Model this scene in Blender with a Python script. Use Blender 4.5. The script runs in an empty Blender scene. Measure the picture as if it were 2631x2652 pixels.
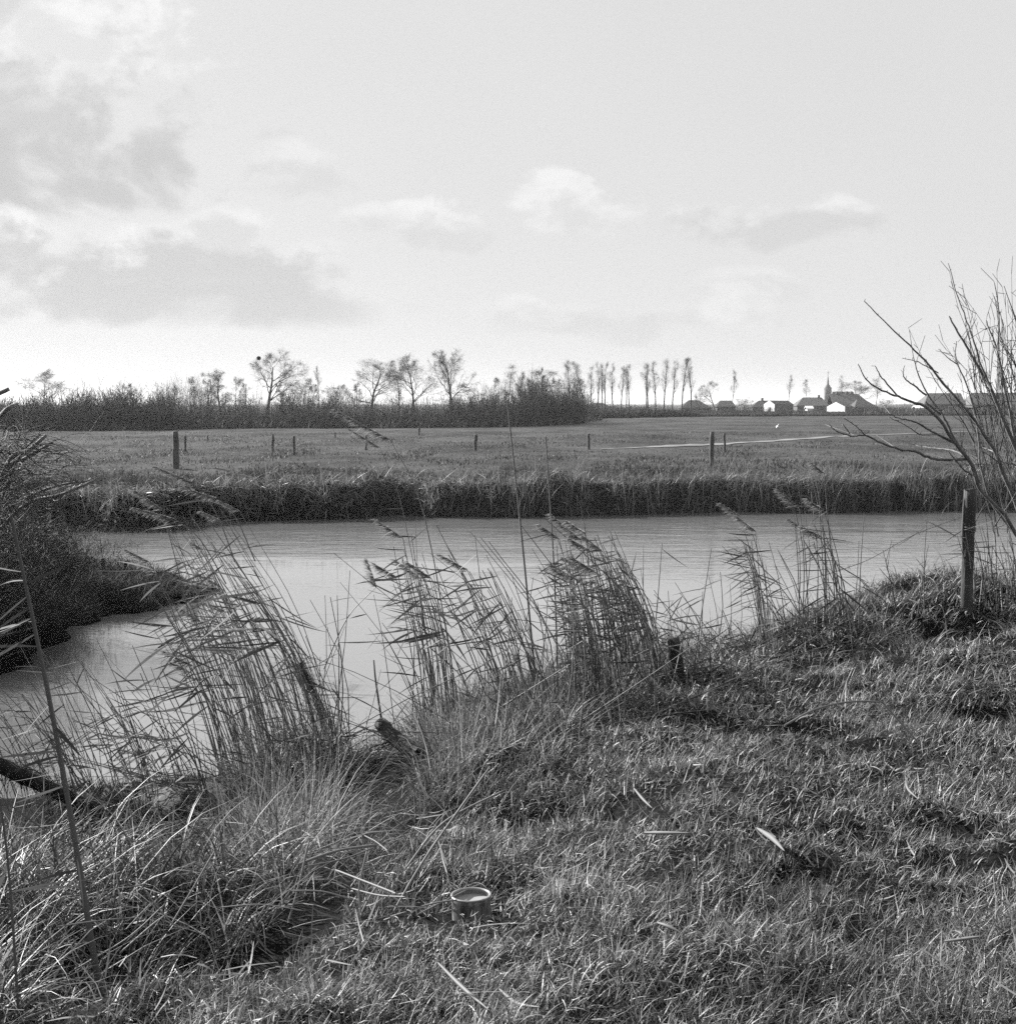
import bpy, math, random
import numpy as np
from mathutils import Vector
S = bpy.context.scene
COL = S.collection
RNG = np.random.default_rng(7)
random.seed(7)
rad = math.radians

# ------------------------------------------------------------------ camera
F = 3898.0                    # focal length in pixels of the 2631 px wide photograph
CX, CY, HOR = 1315.5, 1326.0, 1045.0
TILT = math.atan((CY - HOR) / F)
CAMZ = 2.0
cam_d = bpy.data.cameras.new('camera')
cam = bpy.data.objects.new('camera', cam_d); COL.objects.link(cam)
cam.location = (0, 0, CAMZ); cam.rotation_euler = (rad(90) - TILT, 0, 0)
cam_d.sensor_fit = 'HORIZONTAL'; cam_d.sensor_width = 36; cam_d.lens = F / 2631 * 36
cam_d.clip_start = 0.1; cam_d.clip_end = 12000
S.camera = cam

# ------------------------------------------------------------------ exposure
EXPO = 1.5
S.view_settings.view_transform = 'Standard'; S.view_settings.look = 'None'
S.view_settings.gamma = 1; S.view_settings.exposure = EXPO
S.view_settings.use_curve_mapping = False
S.cycles.max_bounces = 6; S.cycles.diffuse_bounces = 3; S.cycles.glossy_bounces = 3
S.cycles.transmission_bounces = 4; S.cycles.volume_bounces = 0; S.cycles.transparent_max_bounces = 4
S.cycles.sample_clamp_indirect = 4
S.cycles.use_denoising = False            # the grain of fast film suits the picture

# ------------------------------------------------------------------ sun
SUN_EL = rad(27); SUN_AZ = math.atan2(-0.80, 0.60)          # azimuth from +Y, clockwise positive
tosun = Vector((math.sin(SUN_AZ) * math.cos(SUN_EL), math.cos(SUN_AZ) * math.cos(SUN_EL), math.sin(SUN_EL)))
sun_d = bpy.data.lights.new('sun', 'SUN'); sun_d.energy = 5.0; sun_d.angle = rad(0.5); sun_d.color = (1, 0.995, 0.985)
sun = bpy.data.objects.new('sun', sun_d); COL.objects.link(sun)
sun.rotation_euler = tosun.to_track_quat('Z', 'Y').to_euler(); sun.location = (-20, 10, 30)

# ------------------------------------------------------------------ sky
W = bpy.data.worlds.new('World'); S.world = W; W.use_nodes = True
class NT:
    def __init__(s, tree): s.t = tree; s.n = tree.nodes; s.l = tree.links
    def node(s, typ, **kw):
        n = s.n.new(typ)
        for k, v in kw.items(): setattr(n, k, v)
        return n
    def put(s, sock, v):
        if hasattr(v, 'is_output'): s.l.new(v, sock)
        else: sock.default_value = v
    def m(s, op, a, b=0.0, c=0.0, clamp=False):
        n = s.node('ShaderNodeMath', operation=op, use_clamp=clamp)
        s.put(n.inputs[0], a); s.put(n.inputs[1], b); s.put(n.inputs[2], c)
        return n.outputs[0]
    def sstep(s, x, a, b):
        n = s.node('ShaderNodeMapRange', interpolation_type='SMOOTHSTEP')
        s.put(n.inputs[0], x); n.inputs[1].default_value = a; n.inputs[2].default_value = b
        n.inputs[3].default_value = 0; n.inputs[4].default_value = 1
        return n.outputs[0]
    def lerp(s, f, a, b):
        n = s.node('ShaderNodeMix', data_type='FLOAT')
        s.put(n.inputs[0], f); s.put(n.inputs[2], a); s.put(n.inputs[3], b)
        return n.outputs[0]
    def noise(s, vec, scale, detail=6, rough=0.55, dist=0.0):
        n = s.node('ShaderNodeTexNoise'); s.l.new(vec, n.inputs['Vector'])
        n.inputs['Scale'].default_value = scale; n.inputs['Detail'].default_value = detail
        n.inputs['Roughness'].default_value = rough; n.inputs['Distortion'].default_value = dist
        return n.outputs['Fac']
    def xyz(s, x, y, z):
        n = s.node('ShaderNodeCombineXYZ'); s.put(n.inputs[0], x); s.put(n.inputs[1], y); s.put(n.inputs[2], z)
        return n.outputs[0]
w = NT(W.node_tree); w.n.clear()
tc = w.node('ShaderNodeTexCoord'); sep = w.node('ShaderNodeSeparateXYZ'); w.l.new(tc.outputs['Generated'], sep.inputs[0])
az = w.m('ARCTAN2', sep.outputs[0], sep.outputs[1]); el = w.m('ARCSINE', sep.outputs[2])
skyt = w.node('ShaderNodeTexSky'); skyt.sky_type = 'NISHITA'; skyt.sun_disc = False
skyt.sun_elevation = SUN_EL; skyt.sun_rotation = SUN_AZ; skyt.air_density = 1.0; skyt.dust_density = 2.0
bw = w.node('ShaderNodeRGBToBW'); w.l.new(skyt.outputs[0], bw.inputs[0])
nish = bw.outputs[0]
K = 10.0 / 2 ** EXPO              # display value -> world colour at strength 0.1
SKY_NISH = 0.012
base = w.m('ADD', w.m('MULTIPLY', w.m('MINIMUM', nish, 7.0), SKY_NISH), 0.685)
base = w.m('ADD', base, w.m('MULTIPLY', w.sstep(az, 0.15, -0.36), 0.02))
base = w.m('ADD', base, w.m('MULTIPLY', w.sstep(el, 0.13, 0.0), 0.03))
cv = w.xyz(az, w.m('MULTIPLY', el, 1.45), 0.0)
n1 = w.noise(cv, 13.0, 8, 0.56, 0.3); n2 = w.noise(cv, 34.0, 5, 0.6); n3 = w.noise(cv, 5.0, 4, 0.5)
def pa(px): return (px - CX) / F
def pe(py): return (HOR - py) / F
def cloud(sky, cx, cy, sx, sy, bright, grey, top, soft=0.55, amp=1.5, flat=0.0):
    """a bank of cloud: bright crest, greyer underside"""
    u = w.m('DIVIDE', w.m('SUBTRACT', az, pa(cx)), sx / F)
    v = w.m('DIVIDE', w.m('SUBTRACT', el, pe(cy)), sy / F)
    d = w.m('ADD', w.m('MULTIPLY', u, u), w.m('MULTIPLY', v, v))
    e = w.m('ADD', w.m('SUBTRACT', 1.0, d), w.m('MULTIPLY', w.m('SUBTRACT', n1, 0.5), amp * 5))
    mask = w.sstep(e, 0.0, soft)
    if flat: mask = w.m('MULTIPLY', mask, w.sstep(v, -flat - 0.12, -flat + 0.12))
    lit = w.sstep(w.m('ADD', w.m('MULTIPLY', e, -0.55), w.m('ADD', w.m('MULTIPLY', v, 0.9), w.m('MULTIPLY', w.m('SUBTRACT', n2, 0.5), 3.0))), top - 0.7, top + 0.5)
    return w.lerp(mask, sky, w.lerp(lit, grey, bright))
c = base
c = cloud(c, 200, 380, 470, 300, .90, .63, .15, 1.0, 1.3)
c = cloud(c, 330, 150, 260, 190, .92, .72, -.45, .8, 1.5)
c = cloud(c, 120, 480, 520, 120, .72, .58, .9, 1.2, .8)
c = cloud(c, 0, 60, 170, 110, .86, .70, -.2, .6, 1.2)
c = cloud(c, 330, 720, 760, 150, .91, .625, .25, .8, 1.0, .85)
c = cloud(c, 560, 800, 560, 70, .76, .62, 1.0, 1.0, .5)
c = cloud(c, 1140, 595, 150, 75, .88, .72, -.1, .6, 1.2)
c = cloud(c, 1470, 560, 170, 110, .88, .73, -.2, .7, 1.2)
c = cloud(c, 2000, 590, 260, 70, .85, .67, .15, .8, 1.2)
c = cloud(c, 1650, 830, 420, 60, .79, .70, .2, .9, 1.2)
c = cloud(c, 1900, 760, 160, 60, .80, .73, 0, .9, 1.2)
c = cloud(c, 740, 470, 170, 80, .83, .72, -.1, .9, 1.2)
c = cloud(c, 1330, 820, 150, 55, .82, .73, -.2, .9, 1.2)
c = cloud(c, 1880, 820, 130, 80, .84, .74, -.3, .9, 1.2)
c = cloud(c, 640, 600, 160, 60, .86, .72, -.3, .9, 1.2)
c = cloud(c, 960, 580, 110, 40, .84, .74, -.3, .9, 1.2)
c = w.m('ADD', c, w.m('MULTIPLY', w.m('SUBTRACT', n3, 0.5), 0.05))
c = w.m('MULTIPLY', c, K)
# below the horizon the dome only lights things from a dull ground
c = w.lerp(w.sstep(el, -0.03, 0.0), 0.12 * K, c)
rgbn = w.node('ShaderNodeCombineColor')
for i in range(3): w.l.new(c, rgbn.inputs[i])
bg = w.node('ShaderNodeBackground'); w.l.new(rgbn.outputs[0], bg.inputs[0]); bg.inputs[1].default_value = 0.1
wo = w.node('ShaderNodeOutputWorld'); w.l.new(bg.outputs[0], wo.inputs[0])

# ------------------------------------------------------------------ pixel helpers
ct, st = math.cos(TILT), math.sin(TILT)
def ray(px, py):
    a, b = (px - CX) / F, (CY - py) / F
    return np.array([a, ct + b * st, -st + b * ct])
def pt(px, py, Y):
    r = ray(px, py); k = Y / r[1]
    return np.array([r[0] * k, Y, CAMZ + r[2] * k])

# ------------------------------------------------------------------ noise for the terrain
def vnoise(x, y, seed=0):
    xi, yi = np.floor(x).astype(np.int64), np.floor(y).astype(np.int64)
    fx, fy = x - xi, y - yi
    fx = fx * fx * (3 - 2 * fx); fy = fy * fy * (3 - 2 * fy)
    def h(a, b):
        n = (a * 374761393 + b * 668265263 + seed * 974711) & 0x7fffffff
        n = ((n ^ (n >> 13)) * 1274126177) & 0x7fffffff
        return ((n ^ (n >> 16)) & 0xffff) / 65535.0
    return (h(xi, yi) * (1 - fx) + h(xi + 1, yi) * fx) * (1 - fy) + (h(xi, yi + 1) * (1 - fx) + h(xi + 1, yi + 1) * fx) * fy
def fbm(x, y, seed=0, o=3):
    t = 0; a = 1; s = 0
    for i in range(o):
        t = t + a * vnoise(x * 2 ** i, y * 2 ** i, seed + i * 17); s += a; a *= 0.5
    return t / s - 0.5

# ------------------------------------------------------------------ terrain height
CR_Y = [-60, -10, 0, 4.85, 5.43, 6.07, 6.5, 7.76, 9.1, 10.9, 13.1, 14.3, 15.6, 17.5, 20, 24, 30]
CR_X = [-24, -6.5, -3.0, -1.36, -.92, -.52, -.27, .23, .9, 1.63, 2.6, 3.5, 5.0, 8, 14, 30, 90]
LEFT = [(-9.4, 31.5), (-8.2, 28), (-7.2, 24.5), (-6.8, 22.5), (-6.7, 20.8), (-6.6, 19), (-8, 16.5), (-14, 13), (-90, 2), (-90, 46), (-22, 43), (-13, 40)]
SPIT = [(-10, 31), (-7.0, 29.8), (-5.7, 28.7), (-5.3, 27), (-5.8, 25.4), (-7.0, 23.6), (-9, 24)]
def polyd(x, y, P):                  # signed distance, positive inside
    d = np.full(np.shape(x), 1e9); ins = np.zeros(np.shape(x), bool)
    for i in range(len(P)):
        (x0, y0), (x1, y1) = P[i], P[(i + 1) % len(P)]
        ex, ey = x1 - x0, y1 - y0
        t = np.clip(((x - x0) * ex + (y - y0) * ey) / (ex * ex + ey * ey), 0, 1)
        d = np.minimum(d, np.hypot(x - x0 - t * ex, y - y0 - t * ey))
        c = ((y0 > y) != (y1 > y)) & (x < ex * (y - y0) / (ey if ey else 1e-9) + x0)
        ins ^= c
    return np.where(ins, d, -d)
NEAR = list(zip(CR_X, CR_Y)) + [(6000, 60), (6000, -400), (-24, -400)]
def sdist(x, y):                     # distance past the near bank's crest, towards the water
    return -polyd(np.asarray(x, float), np.asarray(y, float), NEAR)
FB_X = [-200, -40, -20, -14, -10, -8.2, -5, -1, 4.7, 10, 15, 40, 200]
FB_Y = [39, 39.5, 40, 40.6, 43.2, 44.6, 46, 47, 47.8, 48.6, 48.8, 50, 60]
def fdist(x, y):
    return y - np.interp(x, FB_X, FB_Y) - fbm(x * .55, x * 0 + 3, 5, 4) * 3.2
BUMPS = []                            # (x, y, radius, height) mounds and hollows of the near bank
WATER = -1.5
def H(x, y):
    x = np.asarray(x, float); y = np.asarray(y, float)
    s = sdist(x, y)
    s2 = s * np.interp(y, [12, 15], [1, 1.6]) * np.interp(x, [-4.5, -1.5], [.76, 1]) + fbm(x * .9, y * .9, 3) * np.clip(s, 0, 1.5) * .6 * (s < 9)
    z = np.interp(s2, [-30, -2, -.5, 0, 1, 2, 3, 4, 4.8, 5.2, 5.7, 7], [.2, .05, .03, 0, -.17, -.42, -.72, -1.05, -1.33, -1.46, -1.9, -2.6])
    land = np.clip(1 - s2 / 4.5, 0, 1)
    z = z + .22 * np.clip((x - 1) / 3, 0, 1) * np.clip((y - 8) / 4, 0, 1) * np.clip(1 - s2, 0, 1)
    near = (fbm(x * 1.1, y * 1.1, 11) * .16 + fbm(x * 3.2, y * 3.2, 12, 2) * .13 + fbm(x * 9, y * 9, 14, 2) * .03) * land * np.clip((30 - np.hypot(x, y)) / 10, 0, 1)
    z = z + near
    for bx, by, br, bh in BUMPS:
        z = z + bh * np.exp(-((x - bx) ** 2 + (y - by) ** 2) / (br * br))
    dl = polyd(x, y, LEFT) + fbm(x * .5, y * .5, 21) * 1.2
    zl = np.interp(dl, [-2, -.3, 0, .35, 1.2, 3, 6], [-2.6, -1.9, -1.5, -1.1, -.75, -.35, -.2]) + fbm(x * 1.2, y * 1.2, 22) * .25 * np.clip(dl, 0, 1)
    ds = polyd(x, y, SPIT) + fbm(x * 1.5, y * 1.5, 23, 4) * 1.3
    zs = np.interp(ds, [-2, -.3, 0, .25, .9], [-2.6, -1.9, -1.5, -1.36, -1.24]) + fbm(x * 2.4, y * 2.4, 24) * .16 * np.clip(ds * 2, 0, 1)
    df = fdist(x, y)
    zf = np.interp(df, [-3, -.5, 0, .2, .6, 1.2, 3, 9], [-2.6, -1.9, -1.52, -1.0, -.52, -.36, -.29, -.3])
    zf = zf + fbm(x * .5, y * .3, 31, 4) * .75 * np.clip((df - .1) * .9, 0, 1) * np.clip((58 - y) / 8, .16, 1)
    return np.maximum(np.maximum(z, zl), np.maximum(zs, zf))
_dd = np.exp(np.linspace(math.log(3.5), math.log(2500), 4000))
def hit(px, py, water=True):
    r = ray(px, py); k = _dd / r[1]
    X, Z = r[0] * k, CAMZ + r[2] * k
    h = H(X, _dd)
    if water: h = np.maximum(h, WATER)
    i = np.nonzero(Z < h)[0]
    if not len(i): return np.array([X[-1], _dd[-1], h[-1]])
    i = i[0]; return np.array([X[i], _dd[i], h[i]])
for px, py, d_, r_, h_ in [(2490, 1750, 12.0, .42, -.30), (2430, 1640, 13.4, .6, .20), (2300, 1660, 12.4, .4, .10), (2095, 1700, 12.0, .38, .16),
                          (1960, 1800, 10.3, .3, .08), (2090, 1750, 11.0, .3, -.12), (1420, 2100, 7.3, .3, -.08), (1900, 2060, 7.7, .5, .06),
                          (700, 2510, 5.3, .3, -.05), (2500, 2180, 6.8, .2, -.08), (1560, 2110, 7.2, .22, -.10), (2550, 1860, 9.4, .3, -.12),
                          (1250, 2060, 8.4, .4, .15), (760, 2010, 9.8, .5, .30), (1020, 1960, 10.4, .5, .02), (300, 2330, 7.0, .6, .15), (1180, 1950, 9.6, .6, .12), (1640, 1760, 11.2, .5, .12), (1380, 1900, 10.2, .6, .05), (430, 2250, 8.6, 1.2, -.34), (430, 2110, 11.0, .7, -.05), (400, 2480, 5.75, .38, -.20), (640, 2470, 5.75, .34, -.16), (850, 2420, 5.9, .25, -.08), (250, 2500, 5.5, .4, -.14), (1222, 2380, 5.65, .35, -.05)]:
    p = pt(px, py, d_); BUMPS.append((p[0], d_, r_, h_))

# ------------------------------------------------------------------ materials
def newmat(name):
    m = bpy.data.materials.new(name); m.use_nodes = True
    n = NT(m.node_tree); n.n.clear()
    o = n.node('ShaderNodeOutputMaterial')
    return m, n, o
def grey(n, v):
    k = n.node('ShaderNodeCombineColor')
    for i in range(3): n.put(k.inputs[i], v)
    return k.outputs[0]
def principled(n, col, rough=.7, spec=.4):
    p = n.node('ShaderNodeBsdfPrincipled'); n.l.new(col, p.inputs['Base Color'])
    n.put(p.inputs['Roughness'], rough); n.put(p.inputs['Specular IOR Level'], spec)
    return p
def ramp(n, f, stops):
    r = n.node('ShaderNodeValToRGB'); n.l.new(f, r.inputs[0])
    e = r.color_ramp.elements; stops = [(p_, v_ * AF if v_ < .6 else v_) for p_, v_ in stops]
    while len(e) < len(stops): e.new(.5)
    for q, (p, v) in zip(e, stops): q.position = p; q.color = (v, v, v, 1)
    return r.outputs[0]
def leafmat(name, stops, trans=.3, rough=.5, spec=.35, patch=0.0):
    """thin dry blade: every blade has its own tone, light passes through it"""
    m, n, o = newmat(name)
    g = n.node('ShaderNodeNewGeometry')
    col = ramp(n, g.outputs['Random Per Island'], stops)
    if patch:
        t = n.node('ShaderNodeTexCoord')
        k = n.m('ADD', 1 - patch, n.m('MULTIPLY', n.sstep(n.noise(t.outputs['Object'], 1.3, 4, .6), .35, .65), 2 * patch))
        mx = n.node('ShaderNodeMix', data_type='RGBA', blend_type='MULTIPLY'); mx.inputs[0].default_value = 1
        n.l.new(col, mx.inputs[6]); n.l.new(grey(n, k), mx.inputs[7]); col = mx.outputs[2]
    p = principled(n, col, rough, spec)
    tr = n.node('ShaderNodeBsdfTranslucent'); n.l.new(col, tr.inputs[0])
    mix = n.node('ShaderNodeMixShader'); mix.inputs[0].default_value = trans
    n.l.new(p.outputs[0], mix.inputs[1]); n.l.new(tr.outputs[0], mix.inputs[2]); n.l.new(mix.outputs[0], o.inputs[0])
    return m
def surfmat(name, lo, hi, scale=6, rough=.8, spec=.3, bump=.3, bscale=None, stretch=(1, 1, 1), detail=6):
    m, n, o = newmat(name)
    t = n.node('ShaderNodeTexCoord'); mp = n.node('ShaderNodeMapping'); mp.inputs['Scale'].default_value = stretch
    n.l.new(t.outputs['Object'], mp.inputs[0])
    f = n.noise(mp.outputs[0], scale, detail, .6)
    col = ramp(n, f, [(.3, lo), (.7, hi)])
    p = principled(n, col, rough, spec)
    if bump:
        b = n.node('ShaderNodeBump'); b.inputs['Strength'].default_value = bump; b.inputs['Distance'].default_value = .02
        n.l.new(n.noise(mp.outputs[0], bscale or scale * 3, 5, .6), b.inputs['Height']); n.l.new(b.outputs[0], p.inputs['Normal'])
    n.l.new(p.outputs[0], o.inputs[0])
    return m
M = {}
AF = .62                               # grey values on the film negative run dark for dead grass and bark
M['lawn'] = leafmat('short_grass_blade', [(0, .045), (.4, .11), (.7, .24), (.9, .46), (1, .59)], .35, .5, .35, .3)
M['mat'] = leafmat('matted_grass_blade', [(0, .05), (.4, .14), (.7, .32), (1, .59)], .25, .5, .3, .3)
M['tall'] = leafmat('long_grass_blade', [(0, .05), (.4, .13), (.75, .3), (1, .59)], .3, .55, .2, .25)
M['sedge'] = leafmat('sedge_leaf', [(0, .03), (.5, .08), (.85, .22), (1, .5)], .25, .5, .3, .3)
M['litter'] = leafmat('dead_reed_straw', [(0, .12), (.5, .23), (1, .42)], .1, .6, .2)
M['reed_stem'] = leafmat('dry_reed_stem', [(0, .06), (.5, .12), (1, .26)], .0, .5, .4)
M['reed_leaf'] = leafmat('dry_reed_leaf', [(0, .05), (.6, .10), (1, .28)], .2, .65, .12)
M['plume'] = leafmat('reed_plume', [(0, .16), (.5, .28), (1, .5)], .45, .6, .3)
M['far_grass'] = leafmat('far_bank_blade', [(0, .12), (.5, .26), (.85, .42), (1, .59)], .3, .5, .4, .3)
M['far_reed'] = leafmat('far_reed_blade', [(0, .16), (.5, .30), (1, .5)], .2, .5, .4)
M['meadow'] = leafmat('meadow_blade', [(0, .04), (.6, .075), (1, .17)], .3, .6, .15, .3)
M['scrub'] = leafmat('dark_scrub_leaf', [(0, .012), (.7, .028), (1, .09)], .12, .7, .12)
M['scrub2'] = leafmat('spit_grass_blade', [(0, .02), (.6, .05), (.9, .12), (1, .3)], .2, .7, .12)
M['twig'] = leafmat('bare_twig', [(0, .035), (.6, .07), (1, .12)], 0, .7, .3)
M['far_twig'] = leafmat('far_bare_twig', [(0, .04), (1, .10)], 0, .8, .2)
M['far_bark'] = surfmat('far_bark', .04, .09, 4, .9, .2, 0)
M['bark'] = surfmat('willow_bark', .06, .26, 9, .75, .3, .7, 40, (1, 1, .35))
M['old_wood'] = surfmat('weathered_post_wood', .035, .12, 14, .8, .25, .9, 50, (1, 1, .12))
M['far_wood'] = surfmat('far_post_wood', .08, .16, 8, .85, .2, .4, 20, (1, 1, .2))
M['rot'] = surfmat('rotten_wood', .015, .06, 10, .85, .3, .9, 30, (1, 1, .4))
M['wire'] = surfmat('rusted_wire', .10, .22, 60, .6, .5, 0)
M['paint_white'] = surfmat('whitewash', .62, .8, 1.5, .8, .2, .1, 8)
M['roof_dark'] = surfmat('dark_roof_tiles', .05, .10, 2, .8, .2, .3, 6, (1, 1, 4))
M['roof_mid'] = surfmat('worn_roof_tiles', .10, .18, 2, .8, .2, .3, 6, (1, 1, 4))
M['brick'] = surfmat('dark_brick', .09, .17, 3, .85, .2, .2, 12)
M['slate'] = surfmat('spire_slate', .07, .12, 3, .7, .3, .1, 8)
M['glass'] = surfmat('window_glass', .02, .05, 1, .1, .6, 0)
M['door_dark'] = surfmat('dark_door', .04, .08, 4, .6, .3, .1)
M['nest'] = surfmat('nest_twigs', .02, .05, 20, .9, .1, .8)
M['white_down'] = surfmat('white_feathers', .75, .85, 6, .7, .2, .1)

# ------------------------------------------------------------------ mesh builders
def mesh_obj(name, V, Q, mat, parent=None, loc=None, smooth=False, tri=None):
    V = np.asarray(V, np.float32); Q = np.asarray(Q, np.int32)
    me = bpy.data.meshes.new(name)
    me.vertices.add(len(V)); me.vertices.foreach_set('co', V.ravel())
    k = Q.shape[1]
    me.loops.add(Q.size); me.loops.foreach_set('vertex_index', Q.ravel())
    me.polygons.add(len(Q)); me.polygons.foreach_set('loop_start', np.arange(0, Q.size, k, dtype=np.int32))
    if smooth: me.polygons.foreach_set('use_smooth', np.ones(len(Q), bool))
    me.update(calc_edges=True)
    me.materials.append(mat)
    o = bpy.data.objects.new(name, me); COL.objects.link(o)
    if parent is not None: o.parent = parent
    if loc is not None: o.location = loc
    return o
def tag(o, label=None, cat=None, group=None, kind=None):
    if label: o['label'] = label
    if cat: o['category'] = cat
    if group: o['group'] = group
    if kind: o['kind'] = kind
    return o
def thing(name, loc, label, cat, group=None, rz=0):
    o = bpy.data.objects.new(name, None); COL.objects.link(o); o.location = loc; o.rotation_euler = (0, 0, rz)
    o.empty_display_size = .2
    return tag(o, label, cat, group)
def blades(base, az, tilt, curl, L, Wd, nseg=3, twist=None, taper=None):
    """N curved blades; tilt from the vertical at the root, curl added along the length"""
    N = len(base); j = np.arange(nseg + 1)
    th = tilt[:, None] + curl[:, None] * ((j[None, :-1] + .5) / nseg)
    step = (L / nseg)[:, None]
    ca, sa = np.cos(az)[:, None], np.sin(az)[:, None]
    dx, dy, dz = np.sin(th) * ca * step, np.sin(th) * sa * step, np.cos(th) * step
    z0 = np.zeros((N, 1))
    P = np.stack([np.concatenate([z0, np.cumsum(v, 1)], 1) for v in (dx, dy, dz)], -1) + base[:, None, :]
    if twist is None: twist = RNG.uniform(-.9, .9, N)
    hv = np.stack([-np.sin(az), np.cos(az), np.zeros(N)], -1)
    nv = np.stack([np.cos(az) * np.cos(tilt), np.sin(az) * np.cos(tilt), -np.sin(tilt)], -1)
    wv = hv * np.cos(twist)[:, None] + nv * np.sin(twist)[:, None]
    tp = np.array(taper if taper is not None else [1 - .93 * (q / nseg) ** 1.6 for q in j])
    off = wv[:, None, :] * (Wd[:, None] * tp[None, :] * .5)[..., None]
    V = np.stack([P - off, P + off], 2).reshape(-1, 3)
    b = (np.arange(N) * (nseg + 1) * 2)[:, None] + (np.arange(nseg) * 2)[None, :]
    Q = np.stack([b, b + 1, b + 3, b + 2], -1).reshape(-1, 4)
    return V, Q
def prisms(segs, k=3):
    """independent k-sided tapered sticks from rows (p0 xyz, p1 xyz, r0, r1)"""
    A = np.asarray(segs, float); p0, p1, r0, r1 = A[:, :3], A[:, 3:6], A[:, 6], A[:, 7]
    d = p1 - p0; d /= np.linalg.norm(d, axis=1, keepdims=True) + 1e-9
    up = np.where(np.abs(d[:, 2:3]) > .9, np.array([[1., 0, 0]]), np.array([[0, 0, 1.]]))
    u = np.cross(d, up); u /= np.linalg.norm(u, axis=1, keepdims=True) + 1e-9
    v = np.cross(d, u)
    a = np.arange(k) * 2 * math.pi / k
    ring = u[:, None, :] * np.cos(a)[None, :, None] + v[:, None, :] * np.sin(a)[None, :, None]
    V = np.stack([p0[:, None] + ring * r0[:, None, None], p1[:, None] + ring * r1[:, None, None]], 1).reshape(-1, 3)
    N = len(A); b = (np.arange(N) * 2 * k)[:, None]; i = np.arange(k)[None, :]; i2 = (i + 1) % k
    Q = np.stack([b + i, b + i2, b + k + i2, b + k + i], -1).reshape(-1, 4)
    return V, Q
def tube(pts, r, k=7, cap=True, wob=0.0):
    """one continuous tube through pts"""
    P = np.asarray(pts, float); n = len(P); r = np.broadcast_to(np.asarray(r, float), (n,))
    T = np.gradient(P, axis=0); T /= np.linalg.norm(T, axis=1, keepdims=True) + 1e-9
    u = np.cross(T[0], [0.3, 1, .2]); u /= np.linalg.norm(u) + 1e-9
    V = []; a = np.arange(k) * 2 * math.pi / k
    for i in range(n):
        u = u - T[i] * np.dot(u, T[i]); u /= np.linalg.norm(u) + 1e-9
        v = np.cross(T[i], u)
        rr = r[i] * (1 + wob * RNG.uniform(-1, 1, k))
        V.append(P[i] + u * (np.cos(a) * rr)[:, None] + v * (np.sin(a) * rr)[:, None])
    V = np.concatenate(V); Q = []
    for i in range(n - 1):
        for q in range(k):
            Q.append((i * k + q, i * k + (q + 1) % k, (i + 1) * k + (q + 1) % k, (i + 1) * k + q))
    if cap:
        for e, c_ in ((0, P[0]), (n - 1, P[-1])):
            ci = len(V); V = np.concatenate([V, [c_, c_ + 1e-4]])
            for q in range(k): Q.append((e * k + q, e * k + (q + 1) % k, ci, ci) if 0 else (e * k + q, e * k + (q + 1) % k, ci + 1, ci))
    return V, np.array(Q)
def merge(parts):
    Vs, Qs, o = [], [], 0
    for V, Q in parts:
        Vs.append(V); Qs.append(np.asarray(Q) + o); o += len(V)
    return np.concatenate(Vs), np.concatenate(Qs)
def spline(pts, n):
    """Catmull-Rom resample"""
    P = np.asarray(pts, float); m = len(P)
    if m < 3:
        t = np.linspace(0, 1, n)[:, None]; return P[0] * (1 - t) + P[-1] * t
    E = np.vstack([2 * P[0] - P[1], P, 2 * P[-1] - P[-2]]); out = []
    for t in np.linspace(0, m - 1 - 1e-6, n):
        i = int(t); f = t - i; a, b, c_, d = E[i:i + 4]
        out.append(.5 * ((2 * b) + (-a + c_) * f + (2 * a - 5 * b + 4 * c_ - d) * f * f + (-a + 3 * b - 3 * c_ + d) * f ** 3))
    return np.array(out)
def boxq(x0, x1, y0, y1, z0, z1):
    V = [(x, y, z) for z in (z0, z1) for x, y in ((x0, y0), (x1, y0), (x1, y1), (x0, y1))]
    Q = [(3, 2, 1, 0), (4, 5, 6, 7), (0, 1, 5, 4), (1, 2, 6, 5), (2, 3, 7, 6), (3, 0, 4, 7)]
    return np.array(V, float), np.array(Q)

# ------------------------------------------------------------------ ground: one sheet to the horizon
def axis(parts):
    a = [parts[0][0]]
    for _, end, step, g in parts:
        s_ = step
        while a[-1] < end: a.append(a[-1] + s_); s_ *= g
    return np.array(a)
xp = axis([(0, 4.5, .09, 1), (0, 9, .14, 1), (0, 30, .25, 1.02), (0, 5500, 1.2, 1.13)])
xn = axis([(0, 4.5, .09, 1), (0, 14, .14, 1), (0, 30, .25, 1.02), (0, 5500, 1.2, 1.13)])
xs = np.concatenate([-xn[::-1], xp[1:]])
ys = np.concatenate([-axis([(0, 60, .8, 1.12)])[::-1] + 2, axis([(2, 17, .08, 1), (0, 38, .22, 1), (0, 54, .14, 1), (0, 6500, .35, 1.035)])[1:]])
GX, GY = np.meshgrid(xs, ys)
GZ = H(GX, GY)
nx, ny = len(xs), len(ys)
ii = np.arange(ny - 1)[:, None] * nx + np.arange(nx - 1)[None, :]
GQ = np.stack([ii, ii + 1, ii + nx + 1, ii + nx], -1).reshape(-1, 4)
m, n, o = newmat('ground_soil_and_grass')
t = n.node('ShaderNodeTexCoord'); P_ = t.outputs['Object']
sp = n.node('ShaderNodeSeparateXYZ'); n.l.new(P_, sp.inputs[0])
mpn = n.node('ShaderNodeMapping'); mpn.inputs['Scale'].default_value = (1, .45, 1); n.l.new(P_, mpn.inputs[0])
na = n.noise(P_, 7, 8, .65); nb = n.noise(mpn.outputs[0], .16, 7, .62); nc = n.noise(mpn.outputs[0], 1.4, 6, .65)
nearc = n.lerp(n.sstep(na, .35, .7), .005, .016)
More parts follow.
